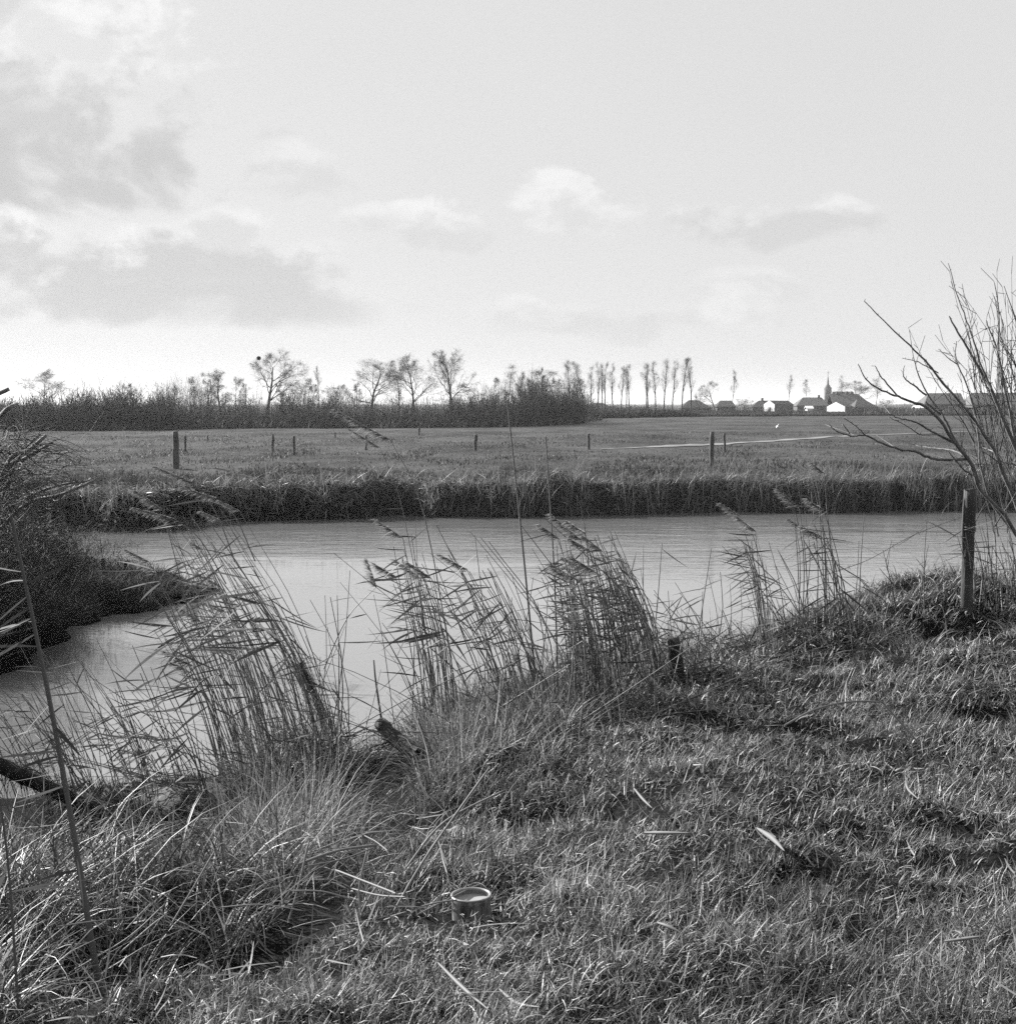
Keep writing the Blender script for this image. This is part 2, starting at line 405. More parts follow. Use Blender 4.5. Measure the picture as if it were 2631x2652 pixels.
fieldc = n.m('ADD', n.lerp(n.sstep(nb, .3, .7), .030, .074), n.m('MULTIPLY', n.m('SUBTRACT', nc, .5), .075))
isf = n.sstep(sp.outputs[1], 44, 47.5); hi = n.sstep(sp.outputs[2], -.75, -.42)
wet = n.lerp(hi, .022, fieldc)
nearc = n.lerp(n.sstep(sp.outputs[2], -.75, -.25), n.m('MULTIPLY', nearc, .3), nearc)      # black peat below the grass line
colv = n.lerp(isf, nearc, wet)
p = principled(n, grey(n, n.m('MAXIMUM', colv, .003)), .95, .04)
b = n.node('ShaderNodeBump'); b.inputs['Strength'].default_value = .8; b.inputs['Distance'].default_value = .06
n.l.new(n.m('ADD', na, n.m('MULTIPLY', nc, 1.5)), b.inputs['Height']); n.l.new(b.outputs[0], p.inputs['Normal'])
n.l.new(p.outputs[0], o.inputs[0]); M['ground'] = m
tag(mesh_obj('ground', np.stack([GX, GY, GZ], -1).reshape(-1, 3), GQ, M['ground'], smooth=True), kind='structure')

# ------------------------------------------------------------------ river water
m, n, o = newmat('river_water')
t = n.node('ShaderNodeTexCoord'); sp = n.node('ShaderNodeSeparateXYZ'); n.l.new(t.outputs['Object'], sp.inputs[0])
mp1 = n.node('ShaderNodeMapping'); mp1.inputs['Scale'].default_value = (.35, 1.0, 1); mp1.inputs['Rotation'].default_value = (0, 0, rad(8)); n.l.new(t.outputs['Object'], mp1.inputs[0])
mp2 = n.node('ShaderNodeMapping'); mp2.inputs['Scale'].default_value = (.22, .5, 1); mp2.inputs['Rotation'].default_value = (0, 0, rad(-5)); n.l.new(t.outputs['Object'], mp2.inputs[0])
r1 = n.noise(mp1.outputs[0], 4.5, 4, .55); r2 = n.noise(mp2.outputs[0], 1.1, 4, .5); r3 = n.noise(mp2.outputs[0], .35, 3, .5)
gust = n.m('MULTIPLY', n.sstep(r3, .33, .52), n.sstep(sp.outputs[1], 22, 42))
amp = n.m('ADD', .06, n.m('MULTIPLY', gust, .62))
hgt = n.m('MULTIPLY', n.m('ADD', n.m('MULTIPLY', r1, .8), r2), amp)
b = n.node('ShaderNodeBump'); b.inputs['Strength'].default_value = 1; b.inputs['Distance'].default_value = .05
n.l.new(hgt, b.inputs['Height'])
p = principled(n, grey(n, .14), .03, .5); p.inputs['IOR'].default_value = 2.9
n.l.new(b.outputs[0], p.inputs['Normal']); n.l.new(p.outputs[0], o.inputs[0]); M['water'] = m
wx = np.linspace(-95, 150, 60); wy = np.linspace(-2, 62, 30)
WX, WY = np.meshgrid(wx, wy); k_ = len(wx)
ii = np.arange(len(wy) - 1)[:, None] * k_ + np.arange(k_ - 1)[None, :]
tag(mesh_obj('water', np.stack([WX, WY, WX * 0 + WATER], -1).reshape(-1, 3), np.stack([ii, ii + 1, ii + k_ + 1, ii + k_], -1).reshape(-1, 4), M['water']), kind='structure')

# ------------------------------------------------------------------ pale track across the meadow
track = [(1555, 1163.5), (1640, 1160.5), (1760, 1155), (1900, 1148), (2040, 1139), (2200, 1130), (2400, 1123), (2700, 1113)]
cp = spline([hit(*q) for q in track], 60); V = []
for i, q in enumerate(cp):
    f = i / 59; hw = np.interp(f, [0, .1, .3, .6, .8, 1], [.1, .5, 1.4, 1.2, .7, .4]) * (1 + .25 * math.sin(i * 1.7))
    for e in (-1, -.4, .4, 1): V.append((q[0], q[1] + hw * e, float(H(q[0], q[1] + hw * e)) + .03))
Q = [(4 * i + j, 4 * i + j + 4, 4 * i + j + 5, 4 * i + j + 1) for i in range(59) for j in range(3)]
M['sand'] = surfmat('pale_sand', .15, .34, .9, .9, .2, .3)
tag(mesh_obj('path', V, Q, M['sand']), kind='structure')

# ------------------------------------------------------------------ far meadow: hedges, woods, trees
def grow(P, D, L, R, lev, prm, out, rg):
    n_ = prm['n'][lev]; seg = L / n_; p = np.array(P, float); d = np.array(D, float); r = R
    pts = [p.copy()]
    for i in range(n_):
        d = d + rg.normal(0, prm['wob'][lev], 3) + np.array([0, 0, prm['up'][lev]]); d /= np.linalg.norm(d)
        q = p + d * seg; r2 = R * (1 - (i + 1) / n_ * prm['tap'][lev])
        out[min(lev, 1)].append((*p, *q, r, r2)); p = q; r = r2; pts.append((p.copy(), d.copy(), r))
        if lev + 1 < len(prm['n']):
            f = (i + 1) / n_
            if f >= prm['start'][lev]:
                kids = prm['kids'][lev]; kk = int(kids) + (rg.random() < kids % 1)
                for _ in range(kk):
                    a = rg.uniform(0, 2 * math.pi); sp_ = prm['spread'][lev] * rg.uniform(.7, 1.3)
                    ax = np.cross(d, [math.cos(a), math.sin(a), .3]); ax /= np.linalg.norm(ax) + 1e-9
                    nd = d * math.cos(sp_) + ax * math.sin(sp_)
                    cl = L * prm['len'][lev] * (1 - .55 * (f - prm['start'][lev]) / max(1e-6, 1 - prm['start'][lev]) * prm.get('cone', 1)) * rg.uniform(.75, 1.2)
                    grow(p, nd, cl, max(r * .62, prm['rmin']), lev + 1, prm, out, rg)
OAK = dict(n=[8, 6, 5, 4], wob=[.06, .14, .2, .25], up=[.02, .05, .05, .04], tap=[.75, .8, .8, .7], start=[.36, .25, .2], kids=[2.0, 1.6, 1.4], spread=[.75, .62, .6], len=[.62, .58, .55], rmin=.0014)
POP = dict(n=[12, 5, 4, 3], wob=[.03, .08, .14, .2], up=[.03, .10, .08, .05], tap=[.8, .8, .8, .7], start=[.36, .2, .2], kids=[1.6, 1.3, 1.2], spread=[.42, .5, .6], len=[.26, .55, .55], rmin=.0012)
BIR = dict(n=[10, 5, 4, 3], wob=[.05, .12, .18, .25], up=[.02, .03, .02, .0], tap=[.85, .8, .8, .7], start=[.25, .2, .2], kids=[1.8, 1.4, 1.2], spread=[.85, .6, .7], len=[.36, .58, .55], rmin=.0012)
BUS = dict(n=[3, 5, 4, 4], wob=[.2, .2, .25, .3], up=[.0, .06, .05, .03], tap=[.5, .8, .8, .7], start=[.2, .1, .1], kids=[4.5, 2.4, 2.0], spread=[.7, .6, .6], len=[1.5, .5, .55], rmin=.0012)
def tree(name, px, ytop, ybase, wpx, Y, prm, label, cat='tree', group=None, rtr=.02, seed=0, rscale=1.0, trunkpart=True, cover=None):
    cover = cover or (.33 if prm is POP else .5)
    rg = np.random.default_rng(seed + int(px))
    out = [[], []]; grow((0, 0, 0), (rg.normal(0, .03), rg.normal(0, .03), 1), 1.0, rtr, 0, prm, out, rg)
    A, B = np.array(out[0]), np.array(out[1])
    thin = B[B[:, 7] < .006]; rg.shuffle(thin); thin = np.repeat(thin[:2400], 2, 0)                # a last order of fine twigs
    if len(thin):
        d = thin[:, 3:6] - thin[:, :3]; ln = np.linalg.norm(d, axis=1, keepdims=True) + 1e-9
        d = d / ln + rg.normal(0, .55, d.shape); d /= np.linalg.norm(d, axis=1, keepdims=True)
        B = np.concatenate([B, np.concatenate([thin[:, 3:6], thin[:, 3:6] + d * rg.uniform(.025, .075, (len(d), 1)), np.full((len(d), 1), .0005), np.full((len(d), 1), .0004)], 1)])
    al = np.concatenate([A, B])
    b_ = pt(px, ybase, Y); gz = float(H(b_[0], Y)); top = pt(px, ytop, Y)[2]; hh = top - gz; ww = wpx * (1.0 if prm is POP else 1.22) / F * Y
    zs = hh / np.percentile(al[:, 5], 99.7); ex = np.percentile(al[:, 3], [1, 99]); xs_ = ww / (ex[1] - ex[0])
    for Z in (A, B):
        Z[:, [0, 1, 3, 4]] *= xs_; Z[:, [2, 5]] *= zs; Z[:, 6:] *= hh * rscale * 1.2
        Z[:, 6:] = np.maximum(Z[:, 6:] * (1 if Z is A else .8), .0055 * (Y / 200) ** .5)
    tw = B[:, 6] < .03; cov = (2 * B[tw, 6] * np.linalg.norm(B[tw, 3:6] - B[tw, :3], axis=1)).sum() * .75 / (ww * hh * .5)
    B[tw, 6:] *= min(1.0, cover / cov)
    r = thing(name, (b_[0], Y, gz - .05), label, cat, group)
    if trunkpart:
        mesh_obj('trunk', *prisms(A, 6), M['far_bark'], r); mesh_obj('crown', *prisms(B, 3), M['far_twig'], r)
    else:
        mesh_obj('branches', *prisms(np.concatenate([A, B]), 3), M['far_twig'], r)
    return r
TG = 'bare trees behind the meadow'
tree('bare_tree', 115, 955, 1085, 100, 260, OAK, 'pale rounded bare tree alone above the scrub at the far left edge', group=TG, seed=3)
tree('bare_tree', 573, 955, 1085, 62, 200, BIR, 'dark straight bare tree just left of the tall tree with the nest', group=TG, seed=5, rtr=.026)
tree('bare_tree', 528, 962, 1085, 60, 215, BIR, 'thin bare tree at the left end of the tree group over the scrub', group=TG, seed=6, rtr=.014)
tree('bare_tree', 690, 902, 1085, 118, 190, OAK, 'tall bare tree holding a dark nest high in its crown', group=TG, seed=8, rtr=.024)
tree('bare_tree', 962, 928, 1085, 118, 190, OAK, 'broad forked bare oak, leftmost of the three big trees in mid meadow edge', group=TG, seed=21, rtr=.026)
tree('bare_tree', 1072, 915, 1075, 112, 200, OAK, 'upright bare tree, middle of the three big trees', group=TG, seed=31, rtr=.022)
tree('bare_tree', 1172, 902, 1070, 104, 205, OAK, 'tall bare tree, rightmost of the three big trees', group=TG, seed=44, rtr=.022)
tree('bare_tree', 1034, 940, 1075, 46, 215, BIR, 'slim bare tree squeezed between the forked oak and the upright tree', group=TG, seed=12, rtr=.014)
tree('bare_tree', 828, 945, 1085, 22, 210, POP, 'needle thin bare tree standing alone left of the forked oak', group=TG, seed=13, rtr=.010)
tree('bare_tree', 1317, 940, 1060, 44, 215, POP, 'slender bare tree behind the tall single reed stalk', group=TG, seed=14, rtr=.014)
tree('bare_tree', 1385, 955, 1065, 80, 215, BIR, 'bushy bare tree in the thicket left of the poplar row', group=TG, seed=15, rtr=.018)
tree('bare_tree', 760, 985, 1085, 70, 205, BIR, 'low bare tree right of the tall tree with the nest', group=TG, seed=16, rtr=.016)
tree('bare_tree', 1215, 990, 1070, 100, 200, BIR, 'low twiggy bare tree right of the three big trees', group=TG, seed=17, rtr=.016)
tree('bare_tree', 330, 990, 1090, 46, 170, BIR, 'small bare tree poking out of the dark left scrub', group=TG, seed=18, rtr=.014)
tree('bare_tree', 1852, 985, 1062, 42, 380, OAK, 'small round bare tree between poplar row and white gabled house', group=TG, seed=19, rtr=.02)
tree('bare_tree', 2216, 985, 1058, 90, 520, OAK, 'wide pale bare tree behind the long roofed farmhouse', group=TG, seed=20, rtr=.02)
tree('bare_tree', 2088, 980, 1055, 26, 470, POP, 'thin faint bare tree left of the church spire', group=TG, seed=23, rtr=.01)
tree('bare_tree', 2043, 968, 1055, 20, 470, POP, 'thin faint bare tree above the right roof end of white gabled house', group=TG, seed=24, rtr=.009)
tree('bare_tree', 1895, 955, 1058, 22, 420, POP, 'very thin faint bare tree right of the small round tree', group=TG, seed=25, rtr=.009)
tree('bare_tree', 2268, 975, 1058, 30, 430, POP, 'thin faint bare tree right of the long roofed farmhouse', group=TG, seed=26, rtr=.01)
tree('bare_tree', 2180, 970, 1055, 22, 500, POP, 'thin faint bare tree just right of the church spire', group=TG, seed=27, rtr=.009)
SL = 'thin bare tree in the open wood left of the three big trees'
for i, (px, yt, wd) in enumerate([(455, 1000, 30), (492, 985, 40), (545, 990, 34), (610, 985, 44), (640, 1000, 36), (735, 1000, 40), (782, 990, 44), (805, 1005, 40), (850, 1010, 44), (885, 1005, 40), (925, 1000, 40)]):
    tree('slim_tree', px, yt - 12, 1085, wd, 165 + (i * 7) % 30, BIR, SL, 'tree', 'slim bare trees of the wood', rtr=.014, seed=200 + i)
SL = 'slim bare tree in the tall thicket left of the poplar row'
for i, (px, yt, wd) in enumerate([(1290, 985, 46), (1345, 970, 40), (1412, 960, 44), (1440, 985, 40), (1495, 985, 44), (1360, 1000, 50)]):
    tree('slim_tree', px, yt - 10, 1075, wd, 165 + (i * 7) % 30, BIR, SL, 'tree', 'slim bare trees of the tall thicket', rtr=.014, seed=240 + i)
PG = 'bare poplars in a row'
PLAB = 'slim bare poplar in the long row at the middle of the skyline'
for i, (px, yt, wd) in enumerate([(1473, 930, 66), (1509, 932, 60), (1529, 942, 34), (1547, 935, 34), (1559, 938, 28), (1567, 934, 34), (1588, 938, 34), (1608, 945, 32), (1622, 950, 26),
                                  (1630, 940, 32), (1673, 936, 42), (1678, 945, 26), (1698, 932, 40), (1719, 924, 40), (1741, 928, 36), (1765, 922, 44), (1789, 924, 40)]):
    lab = PLAB
    if i == 0: lab = 'widest bare poplar, leftmost of the row, rising from the thicket'
    elif i == 1: lab = 'second bare poplar from the left of the row, at the thicket edge'
    elif i == 16: lab = 'last bare poplar at the right end of the row'
    elif i == 10: lab = 'bare poplar just right of the gap in the row'
    tree('bare_poplar', px, yt, 1071, wd * .72, 330 + (i % 3) * 7, POP, lab, 'tree', PG, rtr=.013, seed=60 + i)
BG = 'bare bushes by the village'
for i, (px, yt, wd, Y, lab) in enumerate([(1925, 1022, 60, 400, 'dark rounded bare bush left of the white gabled house'), (2300, 1028, 60, 420, 'rounded bare bush right of the long roofed farmhouse'),
                                          (1808, 1015, 34, 380, 'small bare bush just right of the poplar row'), (1602, 1040, 60, 360, 'low bare bush under the poplars left of the gap'),
                                          (2345, 1040, 50, 410, 'low dark bush left of the far right farm roof')]):
    tree('bush', px, yt, 1066, wd, Y, BUS, lab, 'bush', BG, rtr=.05, seed=90 + i, rscale=.5, trunkpart=False)
# nest in the tall tree
q = pt(668, 925, 190); rg = np.random.default_rng(4); sg = []
for i in range(260):
    a = rg.normal(0, 1, 3); a /= np.linalg.norm(a); c0 = a * np.array([.22, .22, .2]); d_ = np.cross(a, rg.normal(0, 1, 3)); d_ /= np.linalg.norm(d_)
    sg.append((*(c0 - d_ * .15), *(c0 + d_ * .15), .03, .02))
tn = bpy.data.objects['bare_tree.003']; cr = [c_ for c_ in tn.children if c_.name.startswith('crown')][0]
co = np.empty(len(cr.data.vertices) * 3); cr.data.vertices.foreach_get('co', co); co = co.reshape(-1, 3) + np.array(tn.location)
q = co[np.argmin(np.linalg.norm((co - q) * [1, .5, 1], axis=1))]
tag(mesh_obj('nest', *prisms(sg, 3), M['nest'], loc=q), 'dark twig nest high in the tall bare tree', 'nest')

# thicket: one mass of bare stems along the meadow's far edge
TPX = [-250, 0, 60, 150, 300, 400, 440, 470, 520, 600, 700, 760, 860, 930, 1000, 1080, 1150, 1230, 1300, 1340, 1400, 1500, 1540, 1560]
TTOP = [1020, 1035, 1030, 1022, 1005, 1022, 1010, 1035, 1045, 1040, 1052, 1035, 1040, 1055, 1045, 1052, 1048, 1012, 1030, 1000, 985, 1000, 1040, 1060]
TDEN = [1, 1, 1, 1, 1, 1, .7, .45, .4, .45, .5, .6, .6, .5, .45, .45, .55, .7, .7, .9, .95, .9, .8, .5]
TDST = [124, 124, 126, 127, 128, 130, 132, 134, 136, 138, 140, 140, 141, 142, 140, 143, 145, 147, 148, 150, 155, 168, 195, 210]
rg = np.random.default_rng(12); sg = []; lb = []
for i in range(11500):
    px = rg.uniform(-250, 1560)
    if rg.random() > np.interp(px, TPX, TDEN): continue
    Y = np.interp(px, TPX, TDST) + rg.uniform(0, 14); x = (px - CX) / F * Y; z = float(H(x, Y)) if i % 7 == 0 else -.3
    top = (HOR - np.interp(px, TPX, TTOP)) / F * Y + CAMZ - z
    h = top * rg.uniform(.35, 1.0) * (1.15 if rg.random() < .06 else 1) * (.9 + .25 * math.sin(px * .09) * math.sin(px * .031))
    h = max(h, .8); p = np.array([x, Y, z]); d = np.array([rg.normal(0, .12), rg.normal(0, .12), 1.]); nn = 4
    for s_ in range(nn):
        d = d + rg.normal(0, .12, 3); d /= np.linalg.norm(d); q = p + d * h / nn
        r_ = .026 * (1 - s_ / nn * .7); sg.append((*p, *q, r_, r_ * .8))
        if s_ > 0:
            for _ in range(2):
                e = d + rg.normal(0, .5, 3); e /= np.linalg.norm(e); sg.append((*q, *(q + e * h * rg.uniform(.12, .3)), .014, .009))
        p = q
V1 = prisms(sg, 3)
nb_ = 16000; px = rg.uniform(-250, 1560, nb_); Y = np.interp(px, TPX, TDST) + rg.uniform(-1.5, 12, nb_); x = (px - CX) / F * Y
V2 = blades(np.stack([x, Y, np.full(nb_, -.32)], -1), rg.uniform(0, 6.3, nb_), rg.uniform(0, .7, nb_), rg.uniform(0, .9, nb_), rg.uniform(.3, 1.3, nb_) * (.6 + .6 * vnoise(px * .03, px * 0, 5)), rg.uniform(.03, .09, nb_), 3)
bs_ = []                                                              # thinner, paler growth standing further back
for i in range(5200):
    px = rg.uniform(400, 2050); Y = rg.uniform(205, 260) if px < 1500 else rg.uniform(300, 340); x = (px - CX) / F * Y
    yt = np.interp(px, [400, 460, 560, 700, 820, 930, 1000, 1150, 1250, 1400, 1540, 1600, 1800, 2050], [1000, 985, 1000, 1010, 1000, 1015, 1020, 1025, 1000, 985, 1030, 1045, 1045, 1050])
    h = ((HOR - yt) / F * Y + CAMZ + .3) * rg.beta(3, 1.8) * (.75 + .5 * vnoise(np.array(px * .04), np.array(3.), 9)); h = max(float(h), .6)
    p = np.array([x, Y, -.3]); d = np.array([rg.normal(0, .08), 0, 1.])
    for s_ in range(4):
        d = d + rg.normal(0, .1, 3); d /= np.linalg.norm(d); q = p + d * h / 4; r_ = .016 * (1 - s_ / 5); bs_.append((*p, *q, r_, r_ * .8))
        if s_ > 0:
            for _ in range(2):
                e = d + rg.normal(0, .45, 3); e /= np.linalg.norm(e); bs_.append((*q, *(q + e * h * rg.uniform(.08, .22)), .009, .006))
        p = q
tag(mesh_obj('back_thicket', *prisms(bs_, 3), M['far_twig']), 'pale fuzzy growth of thin bare stems behind the dark scrub', 'thicket', kind='stuff')
tag(mesh_obj('thicket', *merge([V1, V2]), M['far_twig']), 'dark mass of bare scrub stems along the far meadow edge', 'thicket', kind='stuff')
# low hedge and rough ditch edge in front of the village
nb_ = 22000; px = rg.uniform(1440, 2900, nb_); Y = np.interp(px, [1440, 1560, 1800, 2300, 2900], [200, 235, 262, 285, 300]) + rg.uniform(0, 4, nb_); x = (px - CX) / F * Y
hh = np.interp(px, [1440, 1500, 1620, 1680, 1780, 1820, 2900], [1.6, 1.3, 1.2, 1.5, 1.3, .5, .5]) * rg.uniform(.4, 1.2, nb_)
tag(mesh_obj('hedge', *blades(np.stack([x, Y, np.full(nb_, -.32)], -1), rg.uniform(0, 6.3, nb_), rg.uniform(0, .5, nb_), rg.uniform(0, .8, nb_), hh, rg.uniform(.06, .14, nb_), 3), M['scrub']),
    'low dark hedge along the ditch before the village', 'hedge', kind='stuff')
nb_ = 26000; px = rg.uniform(1420, 2900, nb_); Y = rg.uniform(345, 410, nb_); x = (px - CX) / F * Y
hh = np.where(vnoise(px * .02, px * 0 + 2, 8) > .45, 1.5, .7) * rg.uniform(.4, 1.2, nb_)
for a_, b_ in ((1974, 2010), (2138, 2190)): hh = np.where((px > a_) & (px < b_), hh * .25, hh)
tag(mesh_obj('garden_shrubs', *blades(np.stack([x, Y, np.full(nb_, -.32)], -1), rg.uniform(0, 6.3, nb_), rg.uniform(0, .5, nb_), rg.uniform(0, .8, nb_), hh, rg.uniform(.06, .16, nb_), 3), M['far_twig']),
    'grey mass of garden shrubs at the feet of the far houses', 'shrubs', kind='stuff')

# ------------------------------------------------------------------ village
def roof_mesh(w_, d_, ze, zr, hipl=0, hipr=0, ov=.25, th=.18):
    """gabled (or hipped) roof with its ridge along x, a real thickness at the eaves"""
    x0, x1, y0, y1 = -w_ / 2 - ov, w_ / 2 + ov, -d_ / 2 - ov, d_ / 2 + ov
    r0, r1 = x0 + hipl, x1 - hipr
    V = [(x0, y0, ze), (x1, y0, ze), (x1, y1, ze), (x0, y1, ze), (r0, 0, zr), (r1, 0, zr)]
    V += [(a, b_, c_ - th) for a, b_, c_ in V]
    Q = [(0, 1, 5, 4), (2, 3, 4, 5), (0, 4, 3, 3), (1, 2, 5, 5), (7, 6, 10, 11), (9, 8, 11, 10), (6, 9, 10, 10), (8, 7, 11, 11),
         (0, 6, 7, 1), (1, 7, 8, 2), (2, 8, 9, 3), (3, 9, 6, 0)]
    me = bpy.data.meshes.new('roof'); me.from_pydata([tuple(v) for v in V], [], [tuple(dict.fromkeys(q)) for q in Q]); me.update()
    return me
def gable_walls(w_, d_, h_, zr, hipl=0, hipr=0):
    V = []; F_ = []
    for sx, hip in ((-1, hipl), (1, hipr)):
        b_ = len(V); x = sx * w_ / 2
        V += [(x, -d_ / 2, 0), (x, d_ / 2, 0), (x, d_ / 2, h_), (x, -d_ / 2, h_)]
        if hip: F_.append((b_, b_ + 1, b_ + 2, b_ + 3))
        else: V.append((x, 0, zr - .2)); F_.append((b_, b_ + 1, b_ + 2, b_ + 4, b_ + 3))
    k = len(V) // 2
    F_ += [(0, k, k + 3, 3), (1, 2, k + 2, k + 1)]
    me = bpy.data.meshes.new('wall'); me.from_pydata(V, [], F_); me.update()
    return me
def child(name, me, mat, parent, loc=(0, 0, 0), rz=0):
    o = bpy.data.objects.new(name, me); COL.objects.link(o); me.materials.append(mat); o.parent = parent; o.location = loc; o.rotation_euler = (0, 0, rz); return o
def house(px0, px1, yr, ye, Y, depth, label, roofm, wallm, hipl=0, hipr=0, rz=0, chim=(), wins=(), name='house', cat='house', group='houses of the village'):
    k = Y / F; xc = ((px0 + px1) / 2 - CX) * k; w_ = (px1 - px0) * k
    z0 = -.35; zr = (HOR - yr) * k + CAMZ - z0; ze = (HOR - ye) * k + CAMZ - z0
    if abs(rz) > 1: w_, depth = depth, w_
    r = thing(name, (xc, Y, z0), label, cat, group, rz)
    child('wall', gable_walls(w_, depth, ze, zr, hipl, hipr), wallm, r)
    rf = child('roof', roof_mesh(w_, depth, ze, zr, hipl, hipr), roofm, r)
    for cx in chim:
        cxm = (cx - (px0 + px1) / 2) * k
        mesh_obj('chimney', *boxq(cxm - .3, cxm + .3, -.35, .35, zr - .6, zr + .75), M['brick'], rf)
    for cx, zc, ww, hh in wins:
        wf = mesh_obj('window', *merge([boxq(cx - ww / 2 - .08, cx - ww / 2, -depth / 2 - .06, -depth / 2 + .04, zc - hh / 2, zc + hh / 2), boxq(cx + ww / 2, cx + ww / 2 + .08, -depth / 2 - .06, -depth / 2 + .04, zc - hh / 2, zc + hh / 2),
                                       boxq(cx - ww / 2 - .08, cx + ww / 2 + .08, -depth / 2 - .06, -depth / 2 + .04, zc + hh / 2, zc + hh / 2 + .08), boxq(cx - ww / 2 - .1, cx + ww / 2 + .1, -depth / 2 - .1, -depth / 2 + .04, zc - hh / 2 - .08, zc - hh / 2)]), M['paint_white'], r)
        mesh_obj('pane', *boxq(cx - ww / 2, cx + ww / 2, -depth / 2 - .02, -depth / 2 + .02, zc - hh / 2, zc + hh / 2), M['glass'], wf)
    return r, zr, ze, w_, depth
# farmhouse with a white gabled wing
def gabled(pl, pm, pr, yr, ye, Y, label, roofm, sidem, name, cat, door=None):
    """building turned so that one white gable end catches the sun at the left and the long side runs off to the right"""
    k = Y / F; a = rad(33); z0 = -.35; gw = (pm - pl) * k / math.sin(a); ln = max((pr - pm) * k / math.cos(a), 3)
    zr = (HOR - yr) * k + CAMZ - z0; ze = (HOR - ye) * k + CAMZ - z0
    gx = ((pl + pm) / 2 - CX) * k; r = thing(name, (gx + math.cos(a) * ln / 2, Y + math.sin(a) * ln / 2, z0), label, cat, 'houses of the village', a)
    child('wall', gable_walls(ln, gw, ze, zr), sidem, r); child('roof', roof_mesh(ln, gw, ze, zr, ov=.06), roofm, r)
    x = -ln / 2 - .16
    me = bpy.data.meshes.new('gable'); V = [(x, -gw / 2, 0), (x, gw / 2, 0), (x, gw / 2, ze), (x, 0, zr), (x, -gw / 2, ze)]; V += [(v[0] + .045, v[1], v[2]) for v in V]
    me.from_pydata(V, [], [(4, 3, 2, 1, 0), (5, 6, 7, 8, 9)] + [(q, (q + 1) % 5, (q + 1) % 5 + 5, q + 5) for q in range(5)]); me.update()
    g = child('gable', me, M['paint_white'], r)
    if door: mesh_obj('door', *boxq(x - .05, x + .02, -door / 2, door / 2, 0, 1.3), M['door_dark'], g)
    return r
gabled(1980, 2002, 2056, 1037, 1047, 420, 'low dark roofed farmhouse with a bright white gable end and a dark door', M['roof_dark'], M['brick'], 'house', 'house', 1.3)
house(1942, 1990, 1037, 1054, 432, 7, 'dark hipped barn adjoining the white gabled farmhouse at its left', M['roof_dark'], M['brick'], 2.6, 0, chim=(1972,), name='barn', cat='barn')
house(2056, 2136, 1029, 1050, 440, 8, 'grey hipped roof farmhouse left of the church tower', M['roof_mid'], M['brick'], 2.6, 1.5, chim=(2118,), wins=((-2, 1.1, .9, 1), (1.5, 1.1, .9, 1)))
house(2148, 2240, 1020, 1046, 450, 9, 'long farmhouse with a tall roof and several chimneys right of the church', M['roof_mid'], M['brick'], 0, 2.6, chim=(2165, 2190, 2202), wins=((-3, 1.2, 1, 1.2), (2, 1.2, 1, 1.2)))
house(2205, 2262, 1034, 1054, 425, 7, 'dark lean barn at the right end of the long farmhouse', M['roof_dark'], M['brick'], 1.5, 3.2, name='barn', cat='barn')
gabled(2146, 2181, 2204, 1041, 1053, 405, 'small barn with a broad bright white gable end before the long farmhouse', M['roof_dark'], M['brick'], 'barn', 'barn')
house(2380, 2482, 1018, 1046, 400, 9, 'grey roofed barn behind the bare willow branches', M['roof_mid'], M['brick'], 2.4, 0, name='barn', cat='barn', wins=((1.5, 1.1, 1, 1),))
house(2500, 2660, 1017, 1047, 415, 10, 'long roofed barn at the right edge of the picture', M['roof_mid'], M['brick'], 1.5, 0, name='barn', cat='barn')
house(1528, 1582, 1043, 1056, 390, 7, 'low dark roof behind the left poplars', M['roof_dark'], M['brick'], 1.2, 2.5, name='barn', cat='barn')
house(1760, 1835, 1036, 1056, 395, 8, 'dark hipped barn roof under the right end of the poplar row', M['roof_dark'], M['brick'], 2.5, 3, name='barn', cat='barn')
house(1852, 1898, 1037, 1053, 405, 7, 'dark farm roof right of the small round tree', M['roof_dark'], M['brick'], 1.4, .8)
r, *_ = house(2086, 2100, 1051, 1057, 405, 3, 'little white outbuilding in front of the hipped farmhouse', M['paint_white'], M['paint_white'], name='shed', cat='shed')
house(2366, 2392, 1050, 1056, 390, 4, 'little white outbuilding left of the barn behind the willow', M['paint_white'], M['paint_white'], name='shed', cat='shed')
# church
Y = 780; k = Y / F; cx = (2141 - CX) * k; tw = 16 * k; zt = (HOR - 1004) * k + CAMZ + .3; zs = (HOR - 972) * k + CAMZ + .3
r = thing('church', (cx, Y, -.3), 'church with a square tower and thin pointed spire above the farm roofs', 'church')
tw_ = mesh_obj('tower', *boxq(-tw / 2, tw / 2, -tw / 2, tw / 2, 0, zt), M['brick'], r)
for sx in (-1, 1):
    mesh_obj('belfry_opening', *boxq(sx * tw * .2 - .3, sx * tw * .2 + .3, -tw / 2 - .05, -tw / 2 + .05, zt - 2.8, zt - 1.1), M['glass'], tw_)
V = []; h1 = zt + (zs - zt) * .26
for z_, rr in ((zt, tw * .56), (h1, tw * .2), (zs, .06)):
    for a in range(8): V.append((rr * math.cos(a * math.pi / 4 + .39), rr * math.sin(a * math.pi / 4 + .39), z_))
Q = [(i * 8 + a, i * 8 + (a + 1) % 8, i * 8 + 8 + (a + 1) % 8, i * 8 + 8 + a) for i in range(2) for a in range(8)]
sp_ = mesh_obj('spire', V, Q, M['slate'], r)
mesh_obj('weather_cross', *merge([boxq(-.08, .08, -.08, .08, zs - .3, zs + 2.2), boxq(-.6, .6, -.07, .07, zs + 1.2, zs + 1.36)]), M['slate'], sp_)
